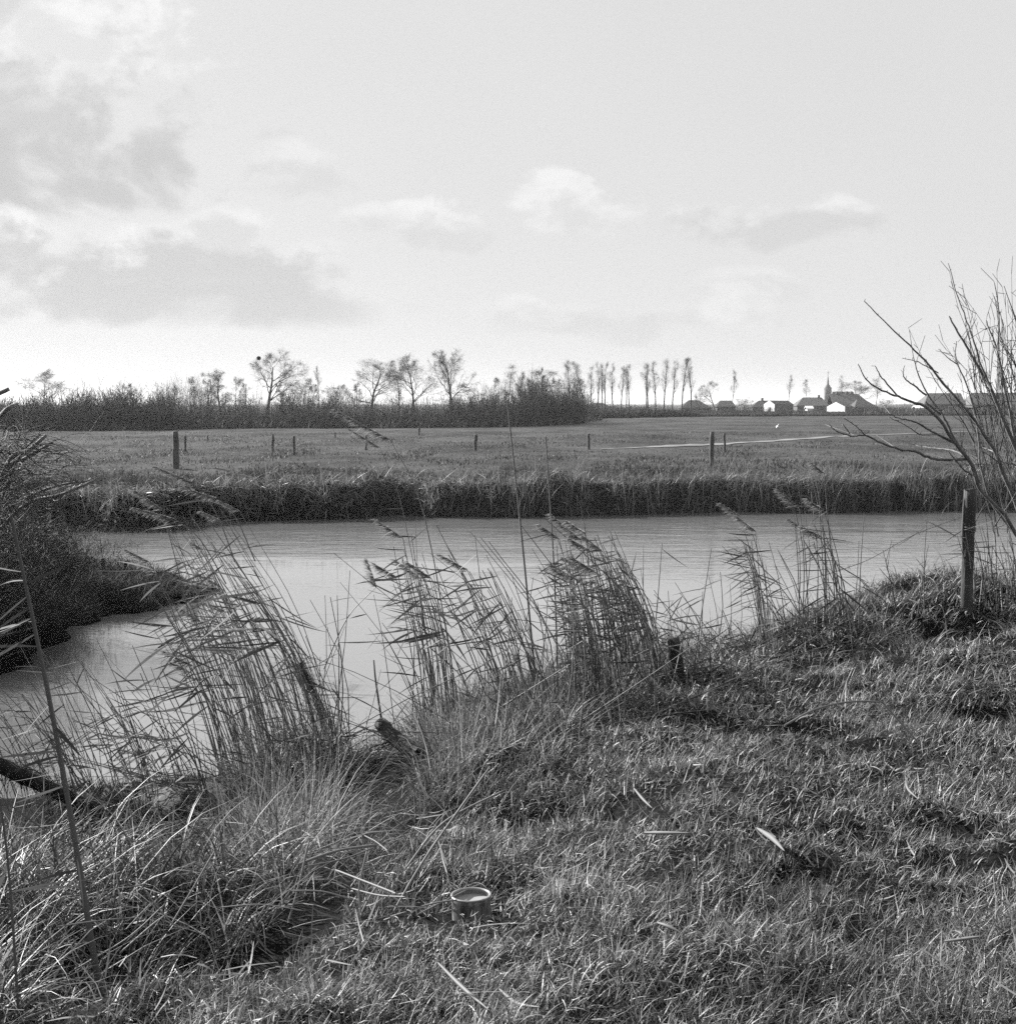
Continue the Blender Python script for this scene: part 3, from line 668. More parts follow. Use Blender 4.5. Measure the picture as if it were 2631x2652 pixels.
child('nave', gable_walls(12, 7, 4.5, 8.5, 0, 2), M['brick'], r, (9, 1.5, 0)); child('nave_roof', roof_mesh(12, 7, 4.5, 8.5, 0, 2), M['roof_dark'], r, (9, 1.5, 0))

# white bird resting on the meadow
q = hit(2013, 1109); V = []; k_ = 10
prof = [(-.24, .01, .16), (-.20, .06, .15), (-.1, .12, .14), (.02, .14, .15), (.12, .11, .17), (.17, .06, .22), (.18, .045, .30), (.19, .05, .36), (.23, .045, .385), (.28, .012, .375)]
for xx, rr, zc in prof:
    for a in range(k_): V.append((xx, rr * .8 * math.cos(a * 2 * math.pi / k_), zc + rr * math.sin(a * 2 * math.pi / k_)))
Q = [(i * k_ + a, i * k_ + (a + 1) % k_, (i + 1) * k_ + (a + 1) % k_, (i + 1) * k_ + a) for i in range(len(prof) - 1) for a in range(k_)]
tag(mesh_obj('bird', V, Q, M['white_down'], loc=(q[0], q[1], q[2] - .02), smooth=True), 'small white bird resting alone on the far meadow', 'bird').rotation_euler = (0, 0, rad(-75))

# ------------------------------------------------------------------ fence posts on the far meadow
FP = [(455, 1123, 1214, 17, 'thick leaning post by the water, largest of the meadow fence at far left'), (480, 1132, 1169, 6, 'thin post just right of the thick meadow post'),
      (538, 1130, 1143, 4, 'tiny far post between the thick post and the paired posts'), (706, 1130, 1168, 7, 'left one of the paired meadow posts'), (762, 1134, 1179, 7, 'right one of the paired meadow posts, paler'),
      (868, 1122, 1134, 4, 'tiny far post left of the two reed plumes'), (947, 1130, 1166, 6, 'meadow post half hidden behind the two reed plumes'), (1085, 1110, 1127, 5, 'tiny far post right of the two reed plumes'),
      (1230, 1129, 1167, 9, 'dark stout meadow post between plumes and tall single reed'), (1525, 1127, 1164, 7, 'dark thin meadow post left of the pale track'),
      (1841, 1124, 1206, 12, 'tall post at the far bank beside the pale track'), (1877, 1126, 1172, 6, 'thin post just right of the tall far bank post')]
for i, (px, yt, yb, wp, lab) in enumerate(FP):
    q = hit(px, yb); k = q[1] / F; h = (yb - yt) * k + .08; r_ = max(wp * k / 2, .03)
    lean = RNG.normal(0, .03) + (.05 if i == 0 else 0)
    n_ = 9; P = [(lean * h * j / (n_ - 1) + RNG.normal(0, r_ * .12), RNG.normal(0, r_ * .1), -.25 + (h + .25) * j / (n_ - 1)) for j in range(n_)]
    V, Q = tube(P, [r_ * RNG.uniform(.88, 1.08) for _ in range(n_)], 9, True, .07)
    tag(mesh_obj('fence_post', V, Q, M['far_wood'], loc=q), lab, 'post', 'fence posts on the meadow')

# ------------------------------------------------------------------ scatter helpers
def place(x, y, dz=-.01):
    return np.stack([x, y, H(x, y) + dz], -1)
# far meadow tufts, and the overgrown far bank
n_ = 70000; Y = 47 + 75 * RNG.random(n_) ** 1.7; x = RNG.uniform(-.42, .42, n_) * Y
f = fdist(x, Y); pk = vnoise(x * .5, Y * .22, 41)
keep = (f > 1.5) & (RNG.random(n_) < np.where(pk > .58, 1, .4))
onp = np.zeros(n_, bool)
for q in cp: onp |= (np.abs(x - q[0]) < 2.0) & (np.abs(Y - q[1]) < 2.4)
keep &= ~onp
x, Y, pk = x[keep], Y[keep], pk[keep]; N = len(x)
tag(mesh_obj('meadow_tufts', *blades(place(x, Y), RNG.uniform(0, 6.3, N), RNG.uniform(0, .9, N), RNG.uniform(0, .9, N), RNG.uniform(.04, .11, N) * np.where(pk > .6, 1.8, 1), RNG.uniform(.02, .05, N), 2), M['meadow']),
    'short tufty winter grass of the far meadow', 'grass', kind='stuff')
def farbank(n_, lo, hi, xl, xh, lf, wf, azc, name, mat, label, tilt=(.1, .9), dens=None):
    x = RNG.uniform(xl, xh, n_); f = RNG.uniform(lo, hi, n_)
    Y = np.interp(x, FB_X, FB_Y) + fbm(x * .55, x * 0 + 3, 5, 4) * 3.2 + f
    if dens is not None:
        k = RNG.random(n_) < dens(x, f); x, Y, f = x[k], Y[k], f[k]
    N = len(x); cl = .55 + .9 * vnoise(x * 1.1, Y * 1.1, 44)
    az_ = azc + RNG.normal(0, .9, N)
    V, Q = blades(place(x, Y, -.03), az_, RNG.uniform(*tilt, N), RNG.uniform(.1, 1.3, N), RNG.uniform(*lf, N) * cl * (.5 + 1.3 * np.clip(fbm(x * .4, Y * 0, 47, 3) + .45, 0, 1)), RNG.uniform(*wf, N), 3)
    tag(mesh_obj(name, V, Q, mat), label, 'grass', kind='stuff')
lump = lambda x, f: np.clip(.5 + 3.2 * fbm(x * .55, f * .8, 48, 3), .12, 1.3)
farbank(30000, .7, 4.5, -24, 26, (.08, .26), (.012, .028), -math.pi / 2, 'far_bank_turf', M['meadow'], 'pale short turf along the top of the far bank', (.1, 1.2), lambda x, f: .3 + .7 * lump(x, f))
farbank(20000, .1, 1.8, -24, 26, (.15, .62), (.012, .028), -math.pi / 2, 'far_bank_grass', M['far_grass'], 'tufts of rough grass hanging over the far bank', (.6, 1.9), lambda x, f: lump(x, f) * np.interp(x, [-12, -9, -2, 0, 4, 26], [1, .7, .6, .9, .8, 1]))
farbank(17000, -.05, .9, -24, 26, (.15, .45), (.010, .022), -math.pi / 2, 'far_bank_weeds', M['far_grass'], 'dark weeds on the shaded face of the far bank', (.2, 1.4))
rd = lambda x, f: np.interp(x, [-24, -13, -10, -2, -.5, .3, 2.5, 4, 7, 9, 13, 16, 26], [.7, .6, .03, .05, .4, .9, .7, .3, .35, .6, .9, .9, .9]) * np.clip(.3 + 2.5 * fbm(x * 1.3, f * .2, 49, 2) + .4, .05, 1)
farbank(10000, -.15, .7, -24, 26, (.35, 1.15), (.009, .02), -math.pi / 2, 'far_bank_reeds', M['far_reed'], 'grey reeds and sedge at the foot of the far bank', (.0, .3), rd)

# left bank cover and spit cover
def polycover(P, n_, lf, wf, name, mat, label, inner=-.1, xr=(-20, -4), yr=(14, 42), tilt=(.1, 1.0)):
    x = RNG.uniform(*xr, n_); Y = RNG.uniform(*yr, n_); d = polyd(x, Y, P)
    k = (d > inner) & (np.abs(x / Y) < .5); x, Y = x[k], Y[k]; N = len(x)
    cl = .5 + vnoise(x * .8, Y * .8, 51)
    V, Q = blades(place(x, Y, -.03), RNG.uniform(0, 6.3, N), RNG.uniform(*tilt, N), RNG.uniform(.1, 1.3, N), RNG.uniform(*lf, N) * cl * (.5 + 1.3 * np.clip(fbm(x * .4, Y * 0, 47, 3) + .45, 0, 1)), RNG.uniform(*wf, N), 3)
    tag(mesh_obj(name, V, Q, mat), label, 'undergrowth', kind='stuff')
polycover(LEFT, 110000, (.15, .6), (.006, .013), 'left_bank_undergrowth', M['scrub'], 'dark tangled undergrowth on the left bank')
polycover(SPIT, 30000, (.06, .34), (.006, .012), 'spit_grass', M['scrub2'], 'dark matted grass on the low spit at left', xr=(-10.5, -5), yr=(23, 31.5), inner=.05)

# ------------------------------------------------------------------ near bank grass
CANP = pt(1222, 2316, 5.75); CANX, CANY = CANP[0], 5.75
def nearpts(n_, d0, d1, pw=1.0, amax=.46):
    d = d0 + (d1 - d0) * RNG.random(n_) ** pw; a = RNG.uniform(-amax, amax, n_)
    return d * np.sin(a) / np.cos(a) * np.cos(a), d * np.cos(a)
def pixof(x, y, z=None):
    z = H(x, y) if z is None else z
    f_ = y * ct - (z - CAMZ) * st; u_ = y * st + (z - CAMZ) * ct
    return CX + F * x / f_, CY - F * u_ / f_
def keepcan(x, y, h=.2):
    # nothing tall right at the tin or straight in front of it
    return ~((np.abs(x - CANX) < .10) & (y < CANY + .11) & (y > CANY - .11))
def lawn(n_, pw, name, mat, label, flatp, Lr, Wr, tlr, cur, seg, thr, azm=.2, dz=.0):
    x, y = nearpts(n_, 4.0, 19, pw)
    s = sdist(x, y); pat = fbm(x * 1.1, y * 1.1, 61); pat2 = fbm(x * 3.5, y * 3.5, 62, 2); px, py = pixof(x, y); d = np.hypot(x, y)
    k = (s < np.where((px < 900) & (d < 6.3), .0, .35)) & keepcan(x, y) & (RNG.random(len(x)) < thr + pat * 1.3 + pat2 * .9)
    hole = np.zeros(len(x), bool)
    for bx, by, br, bh in BUMPS:
        if bh < -.07 and bx > -.5: hole |= (np.hypot(x - bx, y - by) < br * .75) & (RNG.random(len(x)) < .85)
    k &= ~hole
    x, y, pat, pat2, d = x[k], y[k], pat[k], pat2[k], d[k]; N = len(x); flat = RNG.random(N) < flatp
    az_ = np.where(flat, RNG.uniform(0, 6.3, N), RNG.normal(azm, 1.5, N) + pat2 * 3)
    tl = np.where(flat, RNG.uniform(.9, 1.5, N), RNG.uniform(*tlr, N)); cu = np.where(flat, RNG.uniform(-1.0, 1.3, N), RNG.uniform(*cur, N))
    L = RNG.uniform(*Lr, N) * (1 + pat * .9 + pat2 * .5)
    L = np.where((np.hypot(x - CANX, y - CANY) < .5) & (y < CANY), L * .45, L)
    base = place(x, y); base[:, 2] += np.where(flat, RNG.uniform(0, .05, N), 0)
    tag(mesh_obj(name, *blades(base, az_, tl, cu, L, RNG.uniform(*Wr, N) * np.clip(d / 7.0, .85, 1.7), seg), M[mat]), label, 'grass', kind='stuff')
lawn(150000, 1.2, 'short_grass', 'lawn', 'short coarse winter grass covering the near bank', .12, (.05, .135), (.0045, .0088), (.0, .75), (.1, 1.6), 4, .72)
lawn(270000, 1.25, 'matted_grass', 'mat', 'matted dead grass lying between the green tufts of the near bank', .6, (.03, .11), (.0022, .0048), (.1, 1.1), (.3, 2.3), 4, .8)

# long grass on the slope and in tussocks
def tall(n_, sel, Lr, Wr, name, label, tl=(.05, .7), cu=(.4, 1.8), azm=0.6, azs=3.0, d0=4.2, d1=19, clump=.55, mat='tall', pw=1.0, amax=.46, hm=None):
    nc = n_ // 26
    cx, cy = nearpts(nc, d0, d1, pw, amax); ok = sel(cx, cy); cx, cy = cx[ok], cy[ok]; nc = len(cx)
    hs = RNG.uniform(.6, 1.25, nc); ca = RNG.normal(azm, azs, nc)
    i = np.repeat(np.arange(nc), RNG.integers(14, 38, nc)); N = len(i)
    rr = np.abs(RNG.normal(0, .09, N)); aa = RNG.uniform(0, 6.3, N)
    x, y = cx[i] + rr * np.cos(aa), cy[i] + rr * np.sin(aa)
    az_ = np.where(RNG.random(N) < clump, ca[i] + RNG.normal(0, .6, N), aa)
    L = RNG.uniform(*Lr, N) * hs[i] * (hm(x, y) if hm else 1); dist = np.hypot(x, y)
    V, Q = blades(place(x, y, -.03), az_, RNG.uniform(*tl, N), RNG.uniform(*cu, N), L, RNG.uniform(*Wr, N) * np.clip(dist / 8, .8, 1.5), 5)
    tag(mesh_obj(name, V, Q, M[mat]), label, 'grass', kind='stuff')
def pixof(x, y, z=None):
    z = H(x, y) if z is None else z
    f_ = y * ct - (z - CAMZ) * st; u_ = y * st + (z - CAMZ) * ct
    return CX + F * x / f_, CY - F * u_ / f_
def sel_slope(x, y):
    s = sdist(x, y); px, py = pixof(x, y); d = np.hypot(x, y)
    ok = (s > .1) & (s < 4.6) & (y < 16)
    pit = (px > 200) & (px < 640) & (d > 7.6)                            # bare dark pit behind the ledge
    pit2 = (px > 120) & (px < 900) & (d < 6.3) & (s < .34)
    pr = np.where(pit, .10, np.where(pit2, .2, np.where(px < 620, .5, .9))) * np.where(s > 3.6, .4, 1)
    return ok & (RNG.random(len(x)) < pr)
def hm_slope(x, y):
    px, py = pixof(x, y); d = np.hypot(x, y)
    return np.where(((px < 640) & (d > 6.8)) | ((px > 860) & (px < 1090) & (d > 8)), .5, 1.0)
tall(62000, sel_slope, (.12, .48), (.003, .007), 'long_bank_grass', 'long arching dead grass on the slope of the near bank', hm=hm_slope, clump=.3, cu=(.2, 2.6), tl=(.0, 1.0))
def sel_stand(x, y):
    s = sdist(x, y); px, py = pixof(x, y); d = np.hypot(x, y)
    c_ = np.interp(px, [560, 620, 800, 860, 900, 1050, 1100, 1300, 1480, 1600, 1760, 1850], [0, 1, 1, .25, 0, 0, .8, .8, .6, 1, .8, 0])
    return (s > .5) & (s < 3.1) & (d > 7) & (d < 13.5) & (RNG.random(len(x)) < c_)
tall(68000, sel_stand, (.12, .66), (.0035, .0088), 'standing_bank_grass', 'tall tangled grass standing round the feet of the reeds', tl=(0, .9), cu=(-.3, 2.4), d0=7, d1=13.5, amax=.3, clump=.25, hm=lambda x, y: np.where(pixof(x, y)[0] > 1050, .72, 1.05))
def sel_tuss(x, y):
    s = sdist(x, y); t_ = fbm(x * 1.3, y * 1.3, 71)
    return (s > -2.2) & (s < .3) & (y > 8.5) & (y < 17) & ((t_ > .03) | ((y > 12.5) & (t_ > -.08)) | (np.hypot(x - 4.1, y - 13.3) < .7))
tall(26000, sel_tuss, (.12, .34), (.003, .006), 'tussock_grass', 'shaggy grass tussocks along the crest of the near bank', cu=(.6, 2.2), d0=8.5, d1=17)
def sel_mat(x, y):
    s = sdist(x, y); px, py = pixof(x, y)
    d = np.hypot(x, y); return (px < 740) & (s > .40) & (s < 4) & ~((px > 200) & (d > 7.6))
tall(40000, sel_mat, (.22, .66), (.005, .012), 'sedge', 'broad drooping sedge leaves at the lower left corner', tl=(.0, .9), cu=(.4, 2.2), azm=.1, azs=2.2, clump=.4, d0=4.4, d1=10, mat='sedge')
# wisps standing above the lawn
def sel_l(x, y): return (sdist(x, y) < 0) & keepcan(x, y) & (np.hypot(x - CANX, y - CANY + .15) > .4)
tall(8000, sel_l, (.10, .22), (.0028, .005), 'grass_wisps', 'thin taller wisps rising from the short grass', tl=(.05, .6), cu=(.1, 1.2), d0=4.2, d1=15)
def sel_t(x, y): return (sdist(x, y) < .2) & keepcan(x, y) & (np.hypot(x - CANX, y - CANY + .12) > .36) & (RNG.random(len(x)) < .55 + 1.6 * fbm(x * 1.7, y * 1.7, 66))
tall(56000, sel_t, (.05, .15), (.0042, .0085), 'grass_tufts', 'curled coarse tufts standing in the short grass', tl=(.1, 1.0), cu=(.3, 1.9), d0=4.1, d1=16, clump=.12, mat='lawn', pw=1.15)

# litter of dead reed leaves and straw
x, y = nearpts(4200, 4.2, 15, 1.0); s = sdist(x, y); px, py = pixof(x, y)
k = (s < 3.2) & keepcan(x, y) & (RNG.random(len(x)) < np.where((px < 1250) & (s > -.5), .9, .22)); x, y = x[k], y[k]; N = len(x)
base = place(x, y, .03); base[:, 2] += RNG.uniform(0, .07, N)
tag(mesh_obj('reed_litter', *blades(base, RNG.uniform(0, 6.3, N), RNG.uniform(1.1, 1.6, N), RNG.uniform(-.6, .6, N), RNG.uniform(.04, .24, N) * np.where(px[k] > 1250, .6, 1), RNG.uniform(.003, .008, N), 3, taper=[.8, 1, .9, .3]), M['litter']),
    'pale litter of dead reed leaves lying in the grass', 'litter', kind='stuff')

# ------------------------------------------------------------------ reeds, one by one
WIND = np.array([-1.0, .12, .0])
def reed(B, T, label, group, leaves=6, plume=0, r0=.0056, lo=.35, leafL=(.18, .36), bend=None, name='reed', leafW=(.009, .016), seed=None, taper=.45):
    rg = np.random.default_rng(seed if seed is not None else int(abs(B[0] * 7919 + T[2] * 104729 + T[0] * 3331)) % 2 ** 31)
    B = np.array(B, float); T = np.array(T, float); Lh = np.linalg.norm(T - B)
    mid = (B + T) / 2 + np.array([rg.normal(.035, .03), rg.normal(0, .03), .03]) * Lh if bend is None else np.array(bend)
    P = spline([B - (T - B) / Lh * .12, mid, T], 9) - B
    R = np.linspace(r0, r0 * taper, 9)
    root = thing(name, B, label, 'reed', group)
    mesh_obj('stem', *tube(P, R, 5, False), M['reed_stem'], root)
    Vs = []
    for j in range(leaves):
        f = rg.uniform(lo, .97); q = P[int(f * 8)] * (1 - (f * 8) % 1) + P[min(8, int(f * 8) + 1)] * ((f * 8) % 1)
        d = WIND * (1 if rg.random() < .85 else -.8) + rg.normal(0, .28, 3) + np.array([0, 0, rg.uniform(-.62, .12)]); d /= np.linalg.norm(d)
        az_ = math.atan2(d[1], d[0]); ti = math.acos(np.clip(d[2], -1, 1))
        Vs.append(blades(q[None], np.array([az_]), np.array([ti]), np.array([rg.uniform(-.25, .35)]), np.array([rg.uniform(*leafL)]), np.array([rg.uniform(*leafW)]), 5, np.array([rg.uniform(-1.2, 1.2)]), [.35, .8, 1, .85, .5, .04]))
    if Vs: mesh_obj('leaves', *merge(Vs), M['reed_leaf'], root)
    if plume:
        plume *= 1.0 + .35 * rg.random(); n_ = int(110 * plume); f = rg.random(n_); ax = P[-1] - P[-2]; ax /= np.linalg.norm(ax)
        ax = ax + np.array([-.9, 0, -.15]); ax /= np.linalg.norm(ax); pl = .20 * plume
        bs = P[-1] + ax * (f * pl)[:, None] + rg.normal(0, .004, (n_, 3))
        d = np.array([-.75, .05, -.35]) + rg.normal(0, .3, (n_, 3)) + ax * .9; d /= np.linalg.norm(d, axis=1, keepdims=True)
        V = blades(bs, np.arctan2(d[:, 1], d[:, 0]), np.arccos(np.clip(d[:, 2], -1, 1)), rg.uniform(.1, .8, n_), rg.uniform(.04, .10, n_) * (1.15 - .6 * f), rg.uniform(.003, .008, n_), 3, rg.uniform(-1.5, 1.5, n_))
        rach = tube([P[-1], P[-1] + ax * pl * .5, P[-1] + ax * pl], [.003, .0025, .001], 4, False)
        mesh_obj('plume', *merge([V, rach]), M['plume'], root)
    return root
BED = {'stem': [], 'leaf': []}
def bedreed(B, T, leaves, rg, r0, lo, leafL, leafW):
    """one more stalk of the uncountable mass between the single reeds"""
    B = np.array(B, float); T = np.array(T, float); Lh = np.linalg.norm(T - B)
    P = spline([B - (T - B) / Lh * .12, (B + T) / 2 + np.array([rg.normal(.035, .03), rg.normal(0, .03), .03]) * Lh, T], 6)
    BED['stem'].append(tube(P, np.linspace(r0, r0 * .45, 6), 4, False))
    f = rg.uniform(lo, .97, leaves); q = P[np.minimum((f * 5).astype(int), 4)] * (1 - (f * 5 % 1))[:, None] + P[np.minimum((f * 5).astype(int) + 1, 5)] * (f * 5 % 1)[:, None]
    d = WIND * np.where(rg.random(leaves) < .85, 1, -.8)[:, None] + rg.normal(0, .28, (leaves, 3)); d[:, 2] += rg.uniform(-.62, .12, leaves); d /= np.linalg.norm(d, axis=1, keepdims=True)
    if leaves: BED['leaf'].append(blades(q, np.arctan2(d[:, 1], d[:, 0]), np.arccos(np.clip(d[:, 2], -1, 1)), rg.uniform(-.25, .35, leaves), rg.uniform(*leafL, leaves), rg.uniform(*leafW, leaves), 5, rg.uniform(-1.2, 1.2, leaves), [.35, .8, 1, .85, .5, .04]))
def clump(n_, bx, by, tx, ty, label, group, leaves=(3, 8), plume=.15, dj=.35, seed=1, corr=.8, extra=.6, **kw):
    rg = np.random.default_rng(seed)
    for i in range(n_ + int(n_ * extra)):
        u = rg.random(); v = np.clip(u * corr + rg.random() * (1 - corr), 0, 1)
        px, py = bx[0] + (bx[1] - bx[0]) * u, by[0] + (by[1] - by[0]) * u + rg.uniform(-18, 18)
        B = hit(px, py); hgt = rg.beta(2.2, 1.3)
        v = v + rg.normal(0, .12); qx, qy = tx[0] + (tx[1] - tx[0]) * v, ty[0] + (ty[1] - ty[0]) * rg.random()
        qx, qy = px + (qx - px) * (.45 + .55 * hgt), py + (qy - py) * (.45 + .55 * hgt)
        T = pt(qx, qy, B[1] + rg.normal(0, dj))
        if i < n_: reed(B, T, label, group, int(rg.integers(*leaves)), (rg.uniform(.6, 1.1) if rg.random() < plume else 0), seed=seed * 1000 + i, **kw)
        else: bedreed(B, T, int(rg.integers(*leaves)) // 2, rg, .0048, .3, kw.get('leafL', (.16, .34)), (.009, .016))
clump(36, (40, 560), (2075, 2110), (-140, 400), (1590, 1820), 'thin dry reed in the sparse fringe along the lower left water edge', 'reeds of the lower left fringe', (3, 8), .10, seed=1, corr=.93, extra=.8)
clump(27, (540, 690), (2060, 1985), (340, 500), (1330, 1580), 'dry reed in the left half of the big leaning reed clump', 'reeds of the big clump, left half', (3, 7), .2, seed=2, extra=.1, leafL=(.22, .46), leafW=(.012, .024), lo=.5)
clump(42, (660, 900), (1980, 1930), (420, 600), (1270, 1400), 'dry reed in the right half of the big leaning reed clump', 'reeds of the big clump, right half', (2, 6), .12, seed=3, extra=.8, corr=.9, leafL=(.22, .46), leafW=(.012, .024), lo=.55)
clump(16, (1090, 1175), (1880, 1870), (1000, 1100), (1330, 1440), 'dry reed in the narrow upright clump at mid picture', 'reeds of the narrow middle clump', (3, 7), .2, seed=4, leafL=(.2, .42), leafW=(.011, .022), lo=.55)
clump(24, (1270, 1440), (1850, 1840), (1080, 1290), (1350, 1500), 'dry reed in the fan of slanting stalks right of the middle', 'reeds of the slanting fan', (2, 6), .2, seed=5, extra=.2)
clump(30, (1470, 1640), (1850, 1800), (1430, 1560), (1330, 1440), 'dry reed in the leafy right clump beside the leaning edge', 'reeds of the leafy right clump', (4, 9), .2, seed=6, extra=1.3, leafL=(.12, .24))
clump(22, (1640, 1745), (1800, 1740), (1540, 1600), (1360, 1420), 'dry reed along the slanting right edge of the leafy clump', 'reeds of the slanting edge', (5, 11), .1, seed=7, corr=.6, leafL=(.10, .2))
clump(9, (1965, 2000), (1650, 1650), (1905, 1965), (1310, 1400), 'dry reed in the small bunch right of the leafy clump', 'reeds of the small bunch', (3, 7), .25, seed=8)
clump(18, (2050, 2200), (1630, 1620), (2020, 2160), (1180, 1400), 'thin reed in the open group left of the wooden post', 'reeds of the open right group', (1, 4), .2, seed=9, extra=.2)
clump(16, (2500, 2640), (1570, 1560), (2480, 2620), (1280, 1420), 'thin reed standing behind and right of the wooden post', 'reeds behind the wooden post', (1, 4), .0, seed=10, extra=1)
rg = np.random.default_rng(88)
for i in range(330):
    px = rg.choice([rg.uniform(40, 900), rg.uniform(600, 920), rg.uniform(1080, 1780), rg.uniform(1780, 2220)])
    py = np.interp(px, [40, 560, 900, 1150, 1450, 1750, 1990, 2220], [2110, 2080, 1945, 1890, 1860, 1790, 1660, 1620]) + rg.uniform(-25, 70)
    B = hit(px, py); h_ = rg.uniform(.25, 1.25) if px < 1800 else rg.uniform(.2, .8); fall = rg.random() < .25
    T = B + np.array([rg.normal(-.32, .3) if not fall else rg.choice([-1, 1]) * rg.uniform(.7, 1.2), rg.normal(0, .2), 1.0 if not fall else rg.uniform(.1, .6)]) * h_
    bedreed(B, T, int(rg.integers(0, 4)), rg, rg.uniform(.0032, .0055), .2, (.12, .32), (.007, .014))
V1 = merge(BED['stem']); V2 = merge(BED['leaf'])
bed = tag(mesh_obj('reed_bed', *V1, M['reed_stem']), 'mass of further dry reed stalks filling the clumps along the near water edge', 'reeds', kind='stuff')
mesh_obj('leaves', *V2, M['reed_leaf'], bed)
# reeds that stand out on their own
def lone(pix, label, leaves=2, plume=0, Y=None, r0=.0056, group=None, **kw):
    b_ = hit(*pix[0]) if Y is None else pt(*pix[0], Y)
    Yb = b_[1]; T = pt(*pix[-1], Yb); mid = pt(*pix[1], Yb) if len(pix) > 2 else None
    return reed(b_, T, label, group, leaves, plume, r0, bend=mid, **kw)
lone([(1395, 1850), (1352, 1400), (1313, 1035)], 'tallest thin reed, rising alone past the far bank to the skyline', 1, 0, r0=.0085, lo=.5, taper=.6)
lone([(1445, 1840), (1436, 1500), (1413, 1130)], 'second tall thin reed, right of the tallest one', 2, 0, r0=.0075, taper=.6)
lone([(1140, 1860), (1045, 1330), (985, 1160)], 'tall reed whose pale plume leans left over the meadow', 3, 1.9)
lone([(1190, 1860), (1100, 1340), (1012, 1140)], 'tall reed with the higher of two plumes over the meadow', 3, 1.9)
lone([(1022, 1890), (995, 1680), (968, 1540)], 'single thick reed snapped at its top before the open water', 0, 0, r0=.006)
lone([(1066, 1900), (1072, 1720), (1073, 1620)], 'short straight reed stub with one long level leaf', 1, 0, r0=.006, leafL=(.5, .6))
lone([(1000, 1940), (975, 1780), (968, 1710)], 'thick short reed stub over the fallen log', 0, 0, r0=.011)
lone([(860, 1700), (900, 1600), (975, 1520)], 'bent reed tip with a dark hanging plume before open water', 2, .9, Y=11.5)
lone([(1790, 1790), (1815, 1600), (1842, 1420)], 'reed leaning right in the gap beside the small bunch', 3, 0)
lone([(1745, 1700), (1735, 1600), (1730, 1530)], 'short thin reed above the broken post', 0, 0)
lone([(2225, 1640), (2228, 1480), (2238, 1330)], 'leafless thin reed alone in the gap left of the wooden post', 0, 0)
lone([(2395, 1585), (2393, 1470), (2400, 1340)], 'bare dark stalk just left of the wooden post', 1, 0, r0=.006)
lone([(590, 1420), (560, 1330), (500, 1250)], 'reed with a bright plume at the top of the big clump', 2, 1.5, Y=11.5)
lone([(640, 1420), (610, 1340), (560, 1290)], 'reed with a bright plume just below the highest one', 2, 1.4, Y=11.8)
lone([(560, 1480), (520, 1400), (455, 1345)], 'reed with a bright level plume at the left of the big clump', 2, 1.4, Y=11.3)
lone([(480, 1560), (460, 1470), (420, 1320)], 'reed with a ragged plume left of the big clump before far bank', 2, 1.8, Y=11.6)
# the thick reed close to the camera
B = pt(245, 2500, 5.4); T = pt(29, 1338, 5.15)
reed(B, T, 'thick pale reed with streaming leaves, nearest of all, at the left edge', None, 24, 0, .0135, lo=.18, leafL=(.16, .30), leafW=(.009, .014), bend=pt(150, 1930, 5.3), seed=77)
B = pt(40, 2560, 5.0); T = pt(-30, 1900, 4.9); reed(B, T, 'reed with streaming leaves cut by the left edge of the picture', None, 10, 0, .006, leafL=(.2, .32), seed=78)
# broken stubs
for i, (px, py, tx, ty, r_) in enumerate([(215, 2150, 180, 2000, .011), (240, 2160, 205, 2020, .008), (130, 2180, 100, 1980, .006), (330, 2160, 300, 2040, .006), (690, 2060, 660, 1900, .007), (905, 2010, 880, 1880, .007)]):
    Bq = hit(px, py); reed(Bq, pt(tx, ty, Bq[1]), ['thick split reed stub at the left water edge', 'thinner reed stub right beside the split one', 'slim broken reed left of the split stub', 'short broken reed right of the split stub',
          'broken reed before the dark debris of the big clump', 'broken reed right of the dark debris of the big clump'][i], 'broken reed stubs', 0, 0, r_, seed=300 + i)

# ------------------------------------------------------------------ wooden post with barbed wire
pb = hit(2505, 1582); Yp = pb[1]; k = Yp / F
n_ = 14; h = pt(2507, 1266, Yp)[2] - pb[2]
P = [(.02 * h * (1 - j / (n_ - 1)) * -.5, 0, -.3 + (h + .3) * j / (n_ - 1)) for j in range(n_)]
root = thing('wooden_post', pb, 'weathered wooden fence post standing on the near bank at right', 'post')
R = [15.5 * k * (1 + .05 * math.sin(j * 1.9)) for j in range(n_)]
mesh_obj('shaft', *tube(P, R, 14, True, .09), M['old_wood'], root)
mesh_obj('split_edge', *tube([(-14 * k, -.01, h * .35), (-17 * k, -.012, h * .6), (-16 * k, -.01, h * .85), (-13 * k, 0, h * .99)], [.004, .014, .012, .006], 6), M['old_wood'], root)
V = []
for t_ in range(2):
    a = np.linspace(0, 2 * math.pi, 16); zz = h * .66 + t_ * .02
    V.append(tube(np.stack([np.cos(a) * 17 * k, np.sin(a) * 17 * k, zz + .01 * np.sin(a * 2)], -1), .004, 5))
mesh_obj('wire_loop', *merge(V), M['wire'], root)
def wire(pts3, label, name='barbed_wire', barbs=True, r=.0028, cat='wire'):
    P = spline(pts3, 60); parts = [tube(P, r, 4, False)]
    if barbs:
        for j in range(3, 58, 5):
            for q in range(2):
                d = RNG.normal(0, 1, 3); d /= np.linalg.norm(d); parts.append(tube([P[j] - d * .022, P[j] + d * .022], [.0022, .0012], 3, False))
    c_ = P[0].copy(); V, Q = merge(parts)
    return tag(mesh_obj(name, V - c_, Q, M['wire'], loc=c_), label, cat)
wp = [(2490, 1340), (2440, 1357), (2357, 1390), (2254, 1447), (2181, 1475), (2059, 1515), (1918, 1580), (1846, 1607), (1758, 1655)]
dep = np.linspace(Yp - .1, hit(1765, 1770)[1], len(wp))
